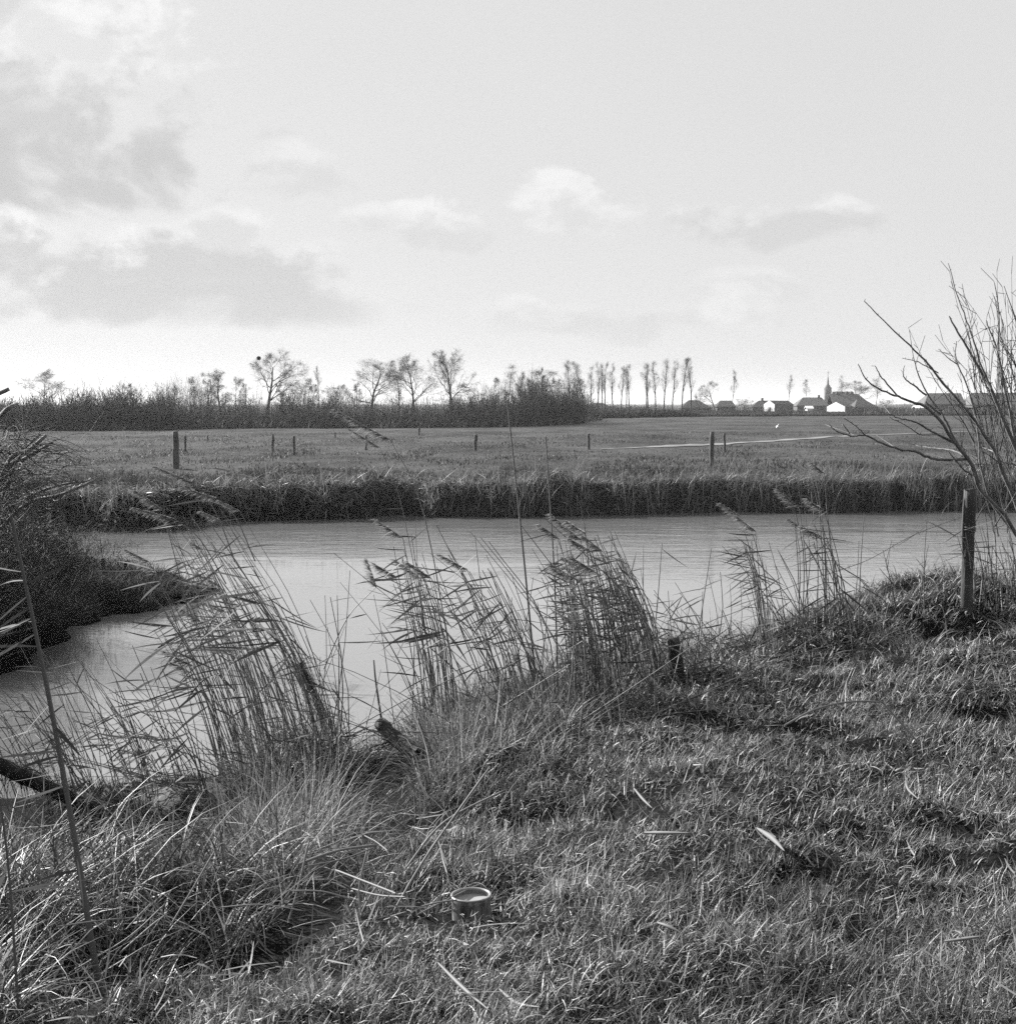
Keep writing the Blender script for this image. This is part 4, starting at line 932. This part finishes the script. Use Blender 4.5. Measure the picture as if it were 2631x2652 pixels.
wire([pt(a, b_, d_) for (a, b_), d_ in zip(wp, dep)], 'sagging barbed wire strung from the wooden post to the broken post')
w2 = [(2484, 1310), (2465, 1300), (2440, 1330), (2420, 1400)]
wire([pt(a, b_, Yp) for a, b_ in w2], 'loose curled wire end hanging left of the wooden post', 'wire', False, .002)
# broken post, log and debris
def stub(p0, p1, r0, r1, label, name, mat, n_=9, wob=.14, cat='post', shag=60):
    P = spline([p0, (np.array(p0) + p1) / 2 + RNG.normal(0, r0 * .3, 3), p1], n_); c_ = P[0].copy()
    root = thing(name, c_, label, cat)
    mesh_obj('wood', *tube(P - c_, np.linspace(r0, r1, n_), 9, True, wob), mat, root)
    if shag:
        i = RNG.integers(0, n_, shag); V = blades(P[i] - c_ + RNG.normal(0, r0 * .7, (shag, 3)), RNG.uniform(0, 6.3, shag), RNG.uniform(.6, 2.6, shag), RNG.uniform(.2, 1.2, shag), RNG.uniform(.08, .3, shag), RNG.uniform(.004, .01, shag), 3)
        mesh_obj('clinging_debris', *V, M['scrub'], root)
    return root
b_ = hit(1770, 1775); stub(b_ - [0, 0, .15], pt(1742, 1655, b_[1]), .06, .045, 'broken rotten post at the foot of the slanting reed edge', 'broken_post', M['rot'])
b_ = hit(905, 1945); stub(b_ - [0, 0, .1], pt(772, 1722, b_[1]), .035, .03, 'rotten post draped with dark debris at the foot of the big reed clump', 'broken_post', M['rot'], shag=420)
a_ = hit(1085, 1975); stub(a_ + [0, 0, .05], pt(985, 1872, a_[1] + .3), .05, .045, 'dark fallen log sticking out over the water', 'log', M['rot'], cat='log', shag=20)
a_ = hit(300, 2120); stub(a_, pt(-70, 1950, a_[1] - .8), .055, .05, 'dark thick log slanting in from the left edge', 'log', M['rot'], cat='log', shag=420)
x = RNG.uniform(-5.2, -1.2, 60000); y = RNG.uniform(9.5, 13.5, 60000); px, py = pixof(x, y); sd_ = sdist(x, y)
k = (px > 120) & (px < 660) & (py > 2035) & (py < 2175) & (sd_ < 5.4); x, y = x[k], y[k]; N = len(x)
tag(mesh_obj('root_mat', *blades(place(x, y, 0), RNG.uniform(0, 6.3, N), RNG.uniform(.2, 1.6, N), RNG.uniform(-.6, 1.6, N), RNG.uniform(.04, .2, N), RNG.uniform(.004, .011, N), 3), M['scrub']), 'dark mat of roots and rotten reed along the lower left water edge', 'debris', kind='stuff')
# dark ledge of mud and roots at the water's edge
rg = np.random.default_rng(5)
pp = [hit(px, 2098 + 8 * math.sin(px * .03)) for px in range(170, 640, 30)]
P = spline([q + np.array([0, 0, .03]) for q in pp], 40); c_ = P[0].copy()
V, Q = tube(P - c_, [.10 + .05 * rg.random() for _ in range(40)], 9, True, .25)
tag(mesh_obj('mud_ledge', V, Q, M['rot']), 'dark ledge of mud and roots at the lower left water edge', 'bank', kind='structure').location = c_
for (x0, y0), (x1, y1), Y_, r_, lab in [((40, 1300), (250, 1242), 25.5, .03, 'grey bare branch pointing right out of the left bank'), ((130, 1470), (235, 1480), 27.5, .03, 'dark branch lying over the water by the left bank'), ((560, 1300), (480, 1345), 24.5, .012, 'thin pale broken stalk above the spit'), ((90, 1560), (270, 1500), 25.5, .022, 'crooked dead branch lying across the low spit')]:
    a_, b_ = pt(x0, y0, Y_), pt(x1, y1, Y_ + .4); c2 = (a_ + b_) / 2 + [0, 0, .08]; parts = [tube(spline([a_, c2, b_], 9) - a_, np.linspace(r_, r_ * .5, 9), 6, True, .12)]
    for j in range(4):
        q = a_ + (b_ - a_) * RNG.uniform(.3, .9); d = (b_ - a_) * .25 + RNG.normal(0, .12, 3); parts.append(tube([q - a_, q - a_ + d], [r_ * .4, r_ * .2], 4))
    if x0 < 500: tag(mesh_obj('dead_branch', *merge(parts), M['bark'], loc=a_), lab, 'branch')
# stumps on the spit
for px, yb, yt, wp_, lab in [(262, 1492, 1446, 15, 'dark stump standing on the left part of the low spit'), (322, 1490, 1452, 12, 'slim dark stump right of the larger one on the spit'), (500, 1560, 1505, 26, 'dark ragged stump at the tip of the low spit')]:
    q = hit(px, yb, False); q[2] = max(q[2], -1.5); k = q[1] / F
    stub(q - [0, 0, .2], pt(px + RNG.uniform(-6, 6), yt, q[1]), wp_ * k / 2, wp_ * k / 2.6, lab, 'stump', M['rot'], cat='stump', shag=40)
# floating reed debris
for i, (p0, p1, lab) in enumerate([((1030, 1832), (1240, 1812), 'dark raft of dead reeds floating behind the middle clump'), ((1230, 1808), (1430, 1815), 'dark floating reeds behind the slanting fan'), ((495, 1976), (545, 1972), 'small dark floating stalk by the left water edge')]):
    a_, b_ = hit(*p0), hit(*p1); a_ = pt(*p0, 2 * 0 + 3.49 * F / (p0[1] - HOR)); b_ = pt(*p1, 3.49 * F / (p1[1] - HOR)); parts = []
    for j in range(9 if i < 2 else 2):
        o_ = np.array([RNG.normal(0, .1), RNG.normal(0, .09 if i < 2 else .02), 0]); f0, f1 = sorted(RNG.random(2)) if i < 2 else (0, 1)
        parts.append(tube([a_ + (b_ - a_) * f0 + o_ + [0, 0, .012], a_ + (b_ - a_) * f1 + o_ * .4 + [0, 0, .012]], [.012, .006], 5))
    V, Q = merge(parts); tag(mesh_obj('floating_reeds', V - a_, Q, M['rot'], loc=a_), lab, 'debris', 'floating reed debris')

# ------------------------------------------------------------------ bare willow at the right
def z5(a, b_): return (2150 + a * .5176, 650 + b_ * .5176)
def z4(a, b_): return (1930 + a * .3657, 900 + b_ * .3657)
Yw = Yp + 1.4
wroot_p = pt(2740, 1600, Yw + .5); wroot_p[2] = float(H(wroot_p[0], wroot_p[1])) - .1
root = thing('willow_shrub', wroot_p, 'bare many stemmed willow reaching in from the right edge', 'shrub')
BR = [  # (points, r0 px, r1 px, depth start, depth end)
    ([(2735, 1600), (2690, 1480), (2630, 1300), z4(1830, 900), z4(1770, 740), z4(1690, 620), z4(1640, 540), z4(1540, 410), z4(1400, 250), z4(1290, 110), z4(1180, 0), z5(300, 380), z5(170, 250)], 13, 2.2, .3, -.2),
    ([(2735, 1610), (2680, 1470), z4(1850, 1210), z4(1790, 1140), z4(1660, 1000), z4(1600, 830), z4(1560, 770), z4(1480, 650), z4(1440, 560), z4(1400, 480), z4(1290, 330), z4(1220, 180), z4(1190, 65)], 12, 2, -.2, -.6),
    ([z4(1650, 960), z4(1590, 810), z4(1470, 660), z4(1380, 520), z4(1260, 410), z4(1190, 390), z4(1080, 345), z4(960, 300), z4(860, 230), z4(800, 120)], 11, 2, -.3, -1.2),
    ([z4(1080, 345), z4(990, 240), z4(950, 190), z4(920, 130)], 4, 1.8, -1.0, -1.2),
    ([z4(1560, 790), z4(1380, 792), z4(1280, 770), z4(1200, 735), z4(1100, 722), z4(980, 682), z4(850, 622), z4(760, 625), z4(660, 600), z4(600, 550)], 8, 2, -.4, -1.5),
    ([z4(850, 622), z4(790, 560), z4(700, 500)], 3, 1.6, -1.2, -1.4), ([z4(740, 610), z4(690, 540)], 2.6, 1.6, -1.2, -1.4),
    ([z4(1470, 670), z4(1370, 620), z4(1280, 572), z4(1200, 525), z4(1100, 505), z4(1010, 465)], 7, 2, -.4, -1.2),
    ([z4(1545, 760), z4(1450, 725), z4(1320, 710), z4(1200, 690)], 5, 1.8, -.4, .4),
    ([z4(1600, 900), z4(1540, 860), z4(1480, 790), z4(1440, 740)], 5, 2, -.3, -.6),
    ([z4(1280, 335), z4(1200, 275), z4(1130, 215), z4(1120, 150)], 5, 1.6, -.5, -.9), ([z4(1370, 620), z4(1230, 610), z4(1150, 560), z4(1020, 490)], 3, 1.5, -.6, -1.0),
    ([z5(1000, 1500), z5(820, 1280), z5(755, 1080), z5(740, 920), z5(700, 720), z5(640, 570), z5(625, 520), z5(632, 450)], 7, 1.8, .2, .5), ([z5(640, 570), z5(590, 535), z5(540, 490)], 3, 1.4, .45, .4),
    ([(2735, 1590), (2690, 1290), z5(925, 980), z5(870, 850), z5(800, 680), z5(740, 580), z5(690, 490), z5(630, 390), z5(595, 325)], 13, 3.5, .4, .2),
    ([z5(805, 690), z5(755, 570), z5(710, 430), z5(680, 340), z5(635, 220), z5(590, 60)], 6, 1.8, .2, .3),
    ([(2735, 1590), (2700, 1300), z5(940, 1000), z5(885, 740), z5(855, 590), z5(835, 490), z5(800, 400), z5(780, 345)], 10, 2.5, .8, .7), ([z5(838, 500), z5(845, 350), z5(838, 250), z5(818, 150)], 5, 1.8, .7, .8),
    ([z5(850, 1060), z5(790, 1020), z5(760, 1000)], 4, 1.6, .1, -.2), ([(2700, 1300), z5(930, 900), z5(900, 750), z5(850, 560)], 8, 2, .7, .9), ([z5(850, 1050), z5(900, 1065), z5(960, 1080)], 5, 2, .1, 0),
    ([z5(540, 610), z5(450, 560), z5(360, 535)], 3, 1.4, .1, -.2), ([z4(1400, 480), z4(1340, 440), z4(1275, 380)], 6, 4, -.4, -.5),
    ([(2735, 1600), (2760, 1300), (2700, 1000), (2640, 850), (2600, 740)], 9, 2, .8, 1.2), ([(2735, 1600), (2740, 1300), (2680, 1000), (2620, 800)], 9, 2, 1.2, 1.0), ([(2735, 1600), (2800, 1300), (2850, 1000), (2880, 760)], 11, 2, .8, .6), ([(2735, 1600), (2900, 1350), (3010, 1100), (3100, 900)], 11, 2, .5, -.2)]
rg = np.random.default_rng(31); kk = Yw / F
for pts_, r0, r1, d0, d1 in BR:
    ds = np.linspace(d0, d1, len(pts_)); P = spline([pt(a, b_, Yw + d_) for (a, b_), d_ in zip(pts_, ds)], max(8, len(pts_) * 4))
    P[1:-1] += rg.normal(0, .0022, (len(P) - 2, 3))
    R = np.linspace(r0, r1, len(P)) * kk / 2 * 1.05
    parts = [tube(P - wroot_p, R, 7, True, .06)]
    for j in range(len(P) // 3, len(P), 2):                               # knobby buds and spurs along each branch
        d = rg.normal(0, 1, 3); d /= np.linalg.norm(d)
        L_ = rg.uniform(.01, .03) if rg.random() < .85 else rg.uniform(.08, .3); d[2] = abs(d[2])
        parts.append(tube([P[j] - wroot_p, P[j] - wroot_p + d * (R[j] + L_)], [max(.003, R[j] * .4), .0022], 4))
    mesh_obj('branch', *merge(parts), M['bark'], root, smooth=True)
# fine upright twigs of the crown's right side
sg = []
for i in range(230):
    p = pt(rg.uniform(2520, 2900), rg.uniform(980, 1400), Yw + rg.uniform(0, 2.4)) - wroot_p; d = np.array([rg.normal(-.12, .25), rg.normal(0, .2), 1.]); d /= np.linalg.norm(d); L_ = rg.uniform(.5, 1.3); r_ = .006
    for s_ in range(6):
        q = p + d * L_ / 6; sg.append((*p, *q, r_, r_ * .8)); r_ *= .8
        for _ in range(1):
            e = d + rg.normal(0, .5, 3); e /= np.linalg.norm(e); sg.append((*q, *(q + e * rg.uniform(.06, .22)), .003, .002))
        d = d + rg.normal(0, .08, 3); d /= np.linalg.norm(d); p = q
tag(mesh_obj('twigs', *prisms(sg, 4), M['twig'], root))
# undergrowth twigs at right foot of the willow
for i, (px, yb, xt, yt) in enumerate([(2330, 1600, 2290, 1440), (2370, 1600, 2400, 1430), (2300, 1600, 2235, 1520), (2195, 1610, 2130, 1490)]):
    b_ = hit(px, yb); T = pt(xt, yt, b_[1]); P = spline([b_ - [0, 0, .1], (b_ + T) / 2 + RNG.normal(0, .04, 3), T], 10); parts = [tube(P - b_, np.linspace(.007, .003, 10), 5)]
    for j in range(3, 10):
        d = (T - b_) / np.linalg.norm(T - b_) + RNG.normal(0, .6, 3); d /= np.linalg.norm(d); parts.append(tube([P[j] - b_, P[j] - b_ + d * RNG.uniform(.05, .2)], [.003, .002], 4))
    tag(mesh_obj('sapling', *merge(parts), M['twig'], loc=b_), ['twiggy dark sapling left of the wooden post', 'forked dark sapling closest to the wooden post', 'low twiggy sapling leaning left by the water edge', 'dark bent twig arching beside the open reeds'][i], 'sapling', 'bare saplings by the wooden post')

# ------------------------------------------------------------------ brushy bush with sawn branches on the left bank
Yl = 22.5; bp = pt(-60, 1420, Yl); bp[2] = float(H(bp[0], Yl))
root = thing('bush', bp, 'dense dark bush with sawn off branch ends on the left bank', 'bush')
for pts_, r0, r1 in [([(-90, 1400), (-60, 1080), (-20, 1030), (24, 1007)], 16, 10), ([(-90, 1400), (-40, 1150), (0, 1080), (20, 1058), (44, 1046)], 15, 10), ([(-60, 1420), (20, 1200), (70, 1170), (118, 1128)], 15, 9),
                     ([(-60, 1420), (20, 1220), (60, 1190), (136, 1146)], 13, 8), ([(-30, 1400), (20, 1250), (60, 1170), (104, 1124)], 8, 6), ([(-60, 1440), (60, 1310), (160, 1280), (248, 1243)], 9, 7)]:
    P = spline([pt(a, b_, Yl + RNG.uniform(-.3, .3)) for a, b_ in pts_], 14); mesh_obj('sawn_branch', *tube(P - bp, np.linspace(r0, r1, 14) * Yl / F / 2, 8, True, .06), M['bark'], root, smooth=True)
sg = []
for i in range(1500):
    px, py = rg.uniform(-330, 120), rg.uniform(1120, 1480)
    if px > 60 + (py - 1120) * .3: continue
    p = pt(px, py, Yl + rg.uniform(-1.2, 1.8)) - bp; d = rg.normal(0, 1, 3) + np.array([.35, 0, .25]); d /= np.linalg.norm(d); L_ = rg.uniform(.3, .9)
    for s_ in range(5):
        q = p + d * L_ / 5; sg.append((*p, *q, .007 - s_ * .001, .006 - s_ * .001)); d = d + rg.normal(0, .22, 3) + np.array([0, 0, -.05]); d /= np.linalg.norm(d); p = q
for i in range(200):
    p = pt(rg.uniform(-80, 150), rg.uniform(1130, 1330), Yl + rg.uniform(-.9, 1.2)) - bp; d = np.array([.8, 0, .28]) + rg.normal(0, .3, 3); d /= np.linalg.norm(d); L_ = rg.uniform(.4, 1.1)
    for s_ in range(6):
        q = p + d * L_ / 6; sg.append((*p, *q, .0055 - s_ * .0006, .005 - s_ * .0006)); d = d + rg.normal(0, .16, 3) + np.array([0, 0, -.12]); d /= np.linalg.norm(d); p = q
mesh_obj('twigs', *prisms(sg, 4), M['twig'], root)
for (px, Y, rx, rz_, lab) in [(60, 26, 1.5, .9, 'low dark bramble mound at the water edge below the sawn bush'), (-40, 20.5, 1.6, 1.1, 'dark bramble mound in front of the sawn bush at left edge'), (190, 36, 2.6, .8, 'dark bramble mound behind the spit by the far bank'), (330, 41.8, 2.2, .7, 'grey bramble mound on the far bank left of the thick post')]:
    c_ = np.array([(px - CX) / F * Y, Y, 0.]); c_[2] = float(H(c_[0], Y)); n_ = 5200
    n_ = 9000; a = RNG.normal(0, 1, (n_, 3)); a /= np.linalg.norm(a, axis=1, keepdims=True); a[:, 2] = np.abs(a[:, 2]); rr = RNG.uniform(.2, 1, n_) ** .5 * (.75 + .5 * vnoise(a[:, 0] * 3 + px, a[:, 1] * 3 + a[:, 2] * 2, 3))
    P = a * rr[:, None] * np.array([rx, rx * .8, rz_])
    V = blades(P, RNG.uniform(0, 6.3, n_), RNG.uniform(.2, 2.2, n_), RNG.uniform(0, 1, n_), RNG.uniform(.08, .35, n_), RNG.uniform(.004, .011, n_) * Y / 26, 3)
    tag(mesh_obj('bramble', *V, M['scrub'], loc=c_), lab, 'bramble', 'bramble mounds at left')

# ------------------------------------------------------------------ tin can in the grass
k = CANY / F; R_ = 54 * k; zt = CANP[2]; gz = float(H(CANX, CANY)); hc = zt - gz + .02
root = thing('tin_can', (CANX, CANY, zt - hc), 'open tin can of pale liquid standing in the grass', 'tin can')
root.rotation_euler = (rad(1.5), rad(-1.5), 0)
def lathe(prof, k_=56):
    V = []; 
    for r_, z_ in prof:
        for a in range(k_): V.append((r_ * math.cos(a * 2 * math.pi / k_), r_ * math.sin(a * 2 * math.pi / k_), z_))
    Q = [(i * k_ + a, i * k_ + (a + 1) % k_, (i + 1) * k_ + (a + 1) % k_, (i + 1) * k_ + a) for i in range(len(prof) - 1) for a in range(k_)]
    return V, Q
m, n, o = newmat('stained_tinplate')
t = n.node('ShaderNodeTexCoord'); mp = n.node('ShaderNodeMapping'); mp.inputs['Scale'].default_value = (1, 1, .35); n.l.new(t.outputs['Object'], mp.inputs[0])
col = ramp(n, n.noise(mp.outputs[0], 28, 6, .6), [(.40, .10), (.50, .22), (.62, .42)])
p = principled(n, col, .5, .5); p.inputs['Metallic'].default_value = .35; n.l.new(p.outputs[0], o.inputs[0]); M['tin'] = m
M['tin_rim'] = surfmat('tin_rim', .2, .4, 30, .35, .6, 0)
M['liquid'] = surfmat('pale_paint_skin', .42, .5, 8, .35, .4, .05, 30)
mesh_obj('body', *lathe([(R_ * .5, .002), (R_ * .93, 0), (R_ * .97, .008), (R_ * .96, .014), (R_ * .96, hc - .022), (R_ * .99, hc - .018), (R_ * .975, hc - .012), (R_ * .985, hc - .006)]), M['tin'], root, smooth=True)
mesh_obj('rim', *lathe([(R_ * .985, hc - .006), (R_ * 1.01, hc - .003), (R_ * 1.0, hc), (R_ * .93, hc + .001), (R_ * .88, hc - .002), (R_ * .875, hc - .008), (R_ * .91, hc - .010), (R_ * .93, hc - .05)]), M['tin_rim'], root, smooth=True)
mesh_obj('contents', *lathe([(R_ * .925, hc - .024), (R_ * .5, hc - .025), (.0005, hc - .025)]), M['liquid'], root, smooth=True)
# curled thin wire above the can
def z3(a, b_): return (1100 + a * .2086, 2150 + b_ * .2086)
wire([pt(*z3(a, b_), 6.15) for a, b_ in [(560, -20), (525, 120), (470, 270), (500, 350), (490, 400), (480, 430), (500, 510), (560, 495)]], 'thin curled wire rising from the grass behind the tin can', 'wire', False, .0011)

# ------------------------------------------------------------------ pieces of straw that stand out
def straw(pix, label, w_=.007, lift=.09, name='straw', flatw=False, Y=None):
    g = hit(*max(pix, key=lambda q: q[1])); P3 = []
    up = (max(q[1] for q in pix) - min(q[1] for q in pix)) > 70 and lift > .125
    if max(q[0] for q in pix) < 1330 and min(q[1] for q in pix) < 2400 and lift > .1: lift = lift * 2.6
    e0, e1 = hit(*pix[0]), hit(*pix[-1]); D0, D1 = e0[1] * (1 - lift / (CAMZ - e0[2])), e1[1] * (1 - lift / (CAMZ - e1[2]))
    for i_, (a, b_) in enumerate(pix):
        f_ = i_ / (len(pix) - 1)
        if Y: P3.append(pt(a, b_, Y + .05 * i_))
        elif up: P3.append(pt(a, b_, g[1] * (1 - lift / 2.6 / 1.5) + (pix[0][1] - b_) * .0006))
        else: P3.append(pt(a, b_, D0 + (D1 - D0) * f_))
    P = spline(P3, 18) if len(pix) > 2 else spline(P3, 6)
    w_ *= 1.0; c_ = P[0].copy(); R = np.full(len(P), w_ / 2); R[-1] *= .5; R[0] *= .7
    if flatw:
        R = w_ / 2 * np.sin(np.linspace(.35, math.pi - .12, len(P)))
    V, Q = tube(P - c_, R, 6, True, .05)
    return tag(mesh_obj(name, V, Q, M['litter'], loc=c_), label, 'straw' if name == 'straw' else 'leaf', 'fallen reed straws and leaves')
def straw_bent(): 
    a = straw([(2030, 1880), (2110, 1838), (2200, 1818), (2282, 1818)], 'long pale straw arching over the grass up to a sharp bend', .012, .2)
    b = straw([(2284, 1818), (2335, 1875), (2385, 1932)], 'pale straw running down right from the sharp bend', .012, .16)
straw_bent()
straw([(770, 2240), (870, 2205), (980, 2188)], 'thick pale straw lying level above the lower left hollow', .012, .16, Y=6.15)
straw([(790, 2245), (890, 2225), (970, 2195)], 'thinner straw just beneath the thick level straw', .008, .15, Y=6.2)
straw([(745, 2395), (775, 2290), (800, 2180)], 'upright pale straw crossing the thick level straw', .009, .2, Y=6.05)
straw([(1020, 2360), (1110, 2210), (1270, 1985)], 'long slanting straw leaning up towards the middle reeds', .008, .2)
straw([(1050, 2250), (1150, 2130), (1310, 2045)], 'slanting straw parallel to the long one, right of it', .008, .18)
straw([(60, 2640), (170, 2600), (268, 2575)], 'bright straw in the lower left corner', .010, .12)
straw([(310, 2470), (390, 2400), (430, 2370)], 'short straw over the dark lower left hollow', .008, .18, Y=5.6)
straw([(500, 2235), (600, 2290), (700, 2390)], 'straw falling down right in the left long grass', .008, .2, Y=6.3)
straw([(180, 2520), (330, 2430), (430, 2340)], 'thin straw slanting across the long grass at lower left', .006, .2, Y=5.5)
straw([(935, 2370), (930, 2300), (950, 2205)], 'dull upright straw left of the tin can', .007, .2)
straw([(1080, 2370), (1200, 2310), (1245, 2290)], 'low straw lying just left of the tin can', .007, .06)
straw([(1960, 2145), (2000, 2172), (2032, 2205)], 'broad bright dead leaf lying in the middle of the lawn', .024, .10, 'fallen_leaf', True)
straw([(1665, 2157), (1720, 2158), (1790, 2158)], 'broad level dead leaf left of the brightest leaf', .018, .10, 'fallen_leaf', True)
straw([(1640, 2040), (1665, 2070), (1690, 2095)], 'curved pale leaf at the left border of the lawn', .014, .11, 'fallen_leaf', True)
straw([(1925, 2055), (1948, 2020), (1958, 2005)], 'short pale leaf sticking up right from the lawn', .012, .12, 'fallen_leaf', True)
straw([(2345, 2020), (2352, 2045), (2378, 2070)], 'kinked pale leaf at the right of the lawn', .012, .12, 'fallen_leaf', True)
straw([(1930, 1985), (2000, 1945), (2080, 1910)], 'faint straw lying near the crest of the bank', .007, .12)
straw([(1700, 2390), (1730, 2400), (1770, 2420)], 'small broad pale leaf in the lower lawn', .014, .09, 'fallen_leaf', True)
straw([(1130, 2490), (1200, 2560), (1270, 2620)], 'long dead leaf curving down near the bottom edge', .014, .10, 'fallen_leaf', True)
straw([(1290, 2560), (1340, 2600), (1400, 2610)], 'dull dead leaf at the bottom edge right of the long one', .014, .10, 'fallen_leaf', True)
straw([(2030, 2175), (2090, 2150), (2110, 2130)], 'thin straw right of the brightest leaf', .006, .11)
straw([(2440, 2440), (2500, 2432), (2545, 2425)], 'pale level leaf at the lower right', .014, .10, 'fallen_leaf', True)
rg = np.random.default_rng(61)
for i in range(26):
    px, py = rg.uniform(120, 1300), rg.uniform(2120, 2420)
    if abs(px - 1222) < 110 and py > 2230: continue
    a = rg.choice([rg.uniform(.35, 1.1), rg.uniform(2.2, 2.9), rg.uniform(-.3, .3)]); L_ = rg.uniform(70, 230)
    q = [(px, py), (px + math.cos(a) * L_ * .5, py - math.sin(a) * L_ * .5 - rg.uniform(-8, 14)), (px + math.cos(a) * L_, py - math.sin(a) * L_)]
    straw(q, 'dry reed stalk fallen at random across the long grass left of the tin', rg.uniform(.004, .0065), rg.uniform(.13, .2))
# dark broken branch in the grass at right
a_ = hit(2505, 2190); 
stub(pt(2515, 2172, a_[1] - .1), pt(2660, 2145, a_[1] + .05), .016, .022, 'dark broken branch lying in the grass at the right edge', 'fallen_branch', M['rot'], cat='branch', shag=0)

# ------------------------------------------------------------------ air between here and the village
me = bpy.data.meshes.new('haze')
V, Q = boxq(-5600, 5600, -70, 6600, -4, 32); me.from_pydata([tuple(v) for v in V], [], [tuple(int(i) for i in q) for q in Q]); me.update()
hz = bpy.data.objects.new('haze', me); COL.objects.link(hz)
m = bpy.data.materials.new('haze'); m.use_nodes = True; nt = m.node_tree; nt.nodes.clear()
o = nt.nodes.new('ShaderNodeOutputMaterial'); pv = nt.nodes.new('ShaderNodeVolumePrincipled')
pv.inputs['Color'].default_value = (.95, .95, .95, 1); pv.inputs['Density'].default_value = .00014; pv.inputs['Anisotropy'].default_value = .3
nt.links.new(pv.outputs[0], o.inputs['Volume']); me.materials.append(m)
tag(hz, 'thin pale haze over the far meadow', 'haze', kind='stuff')
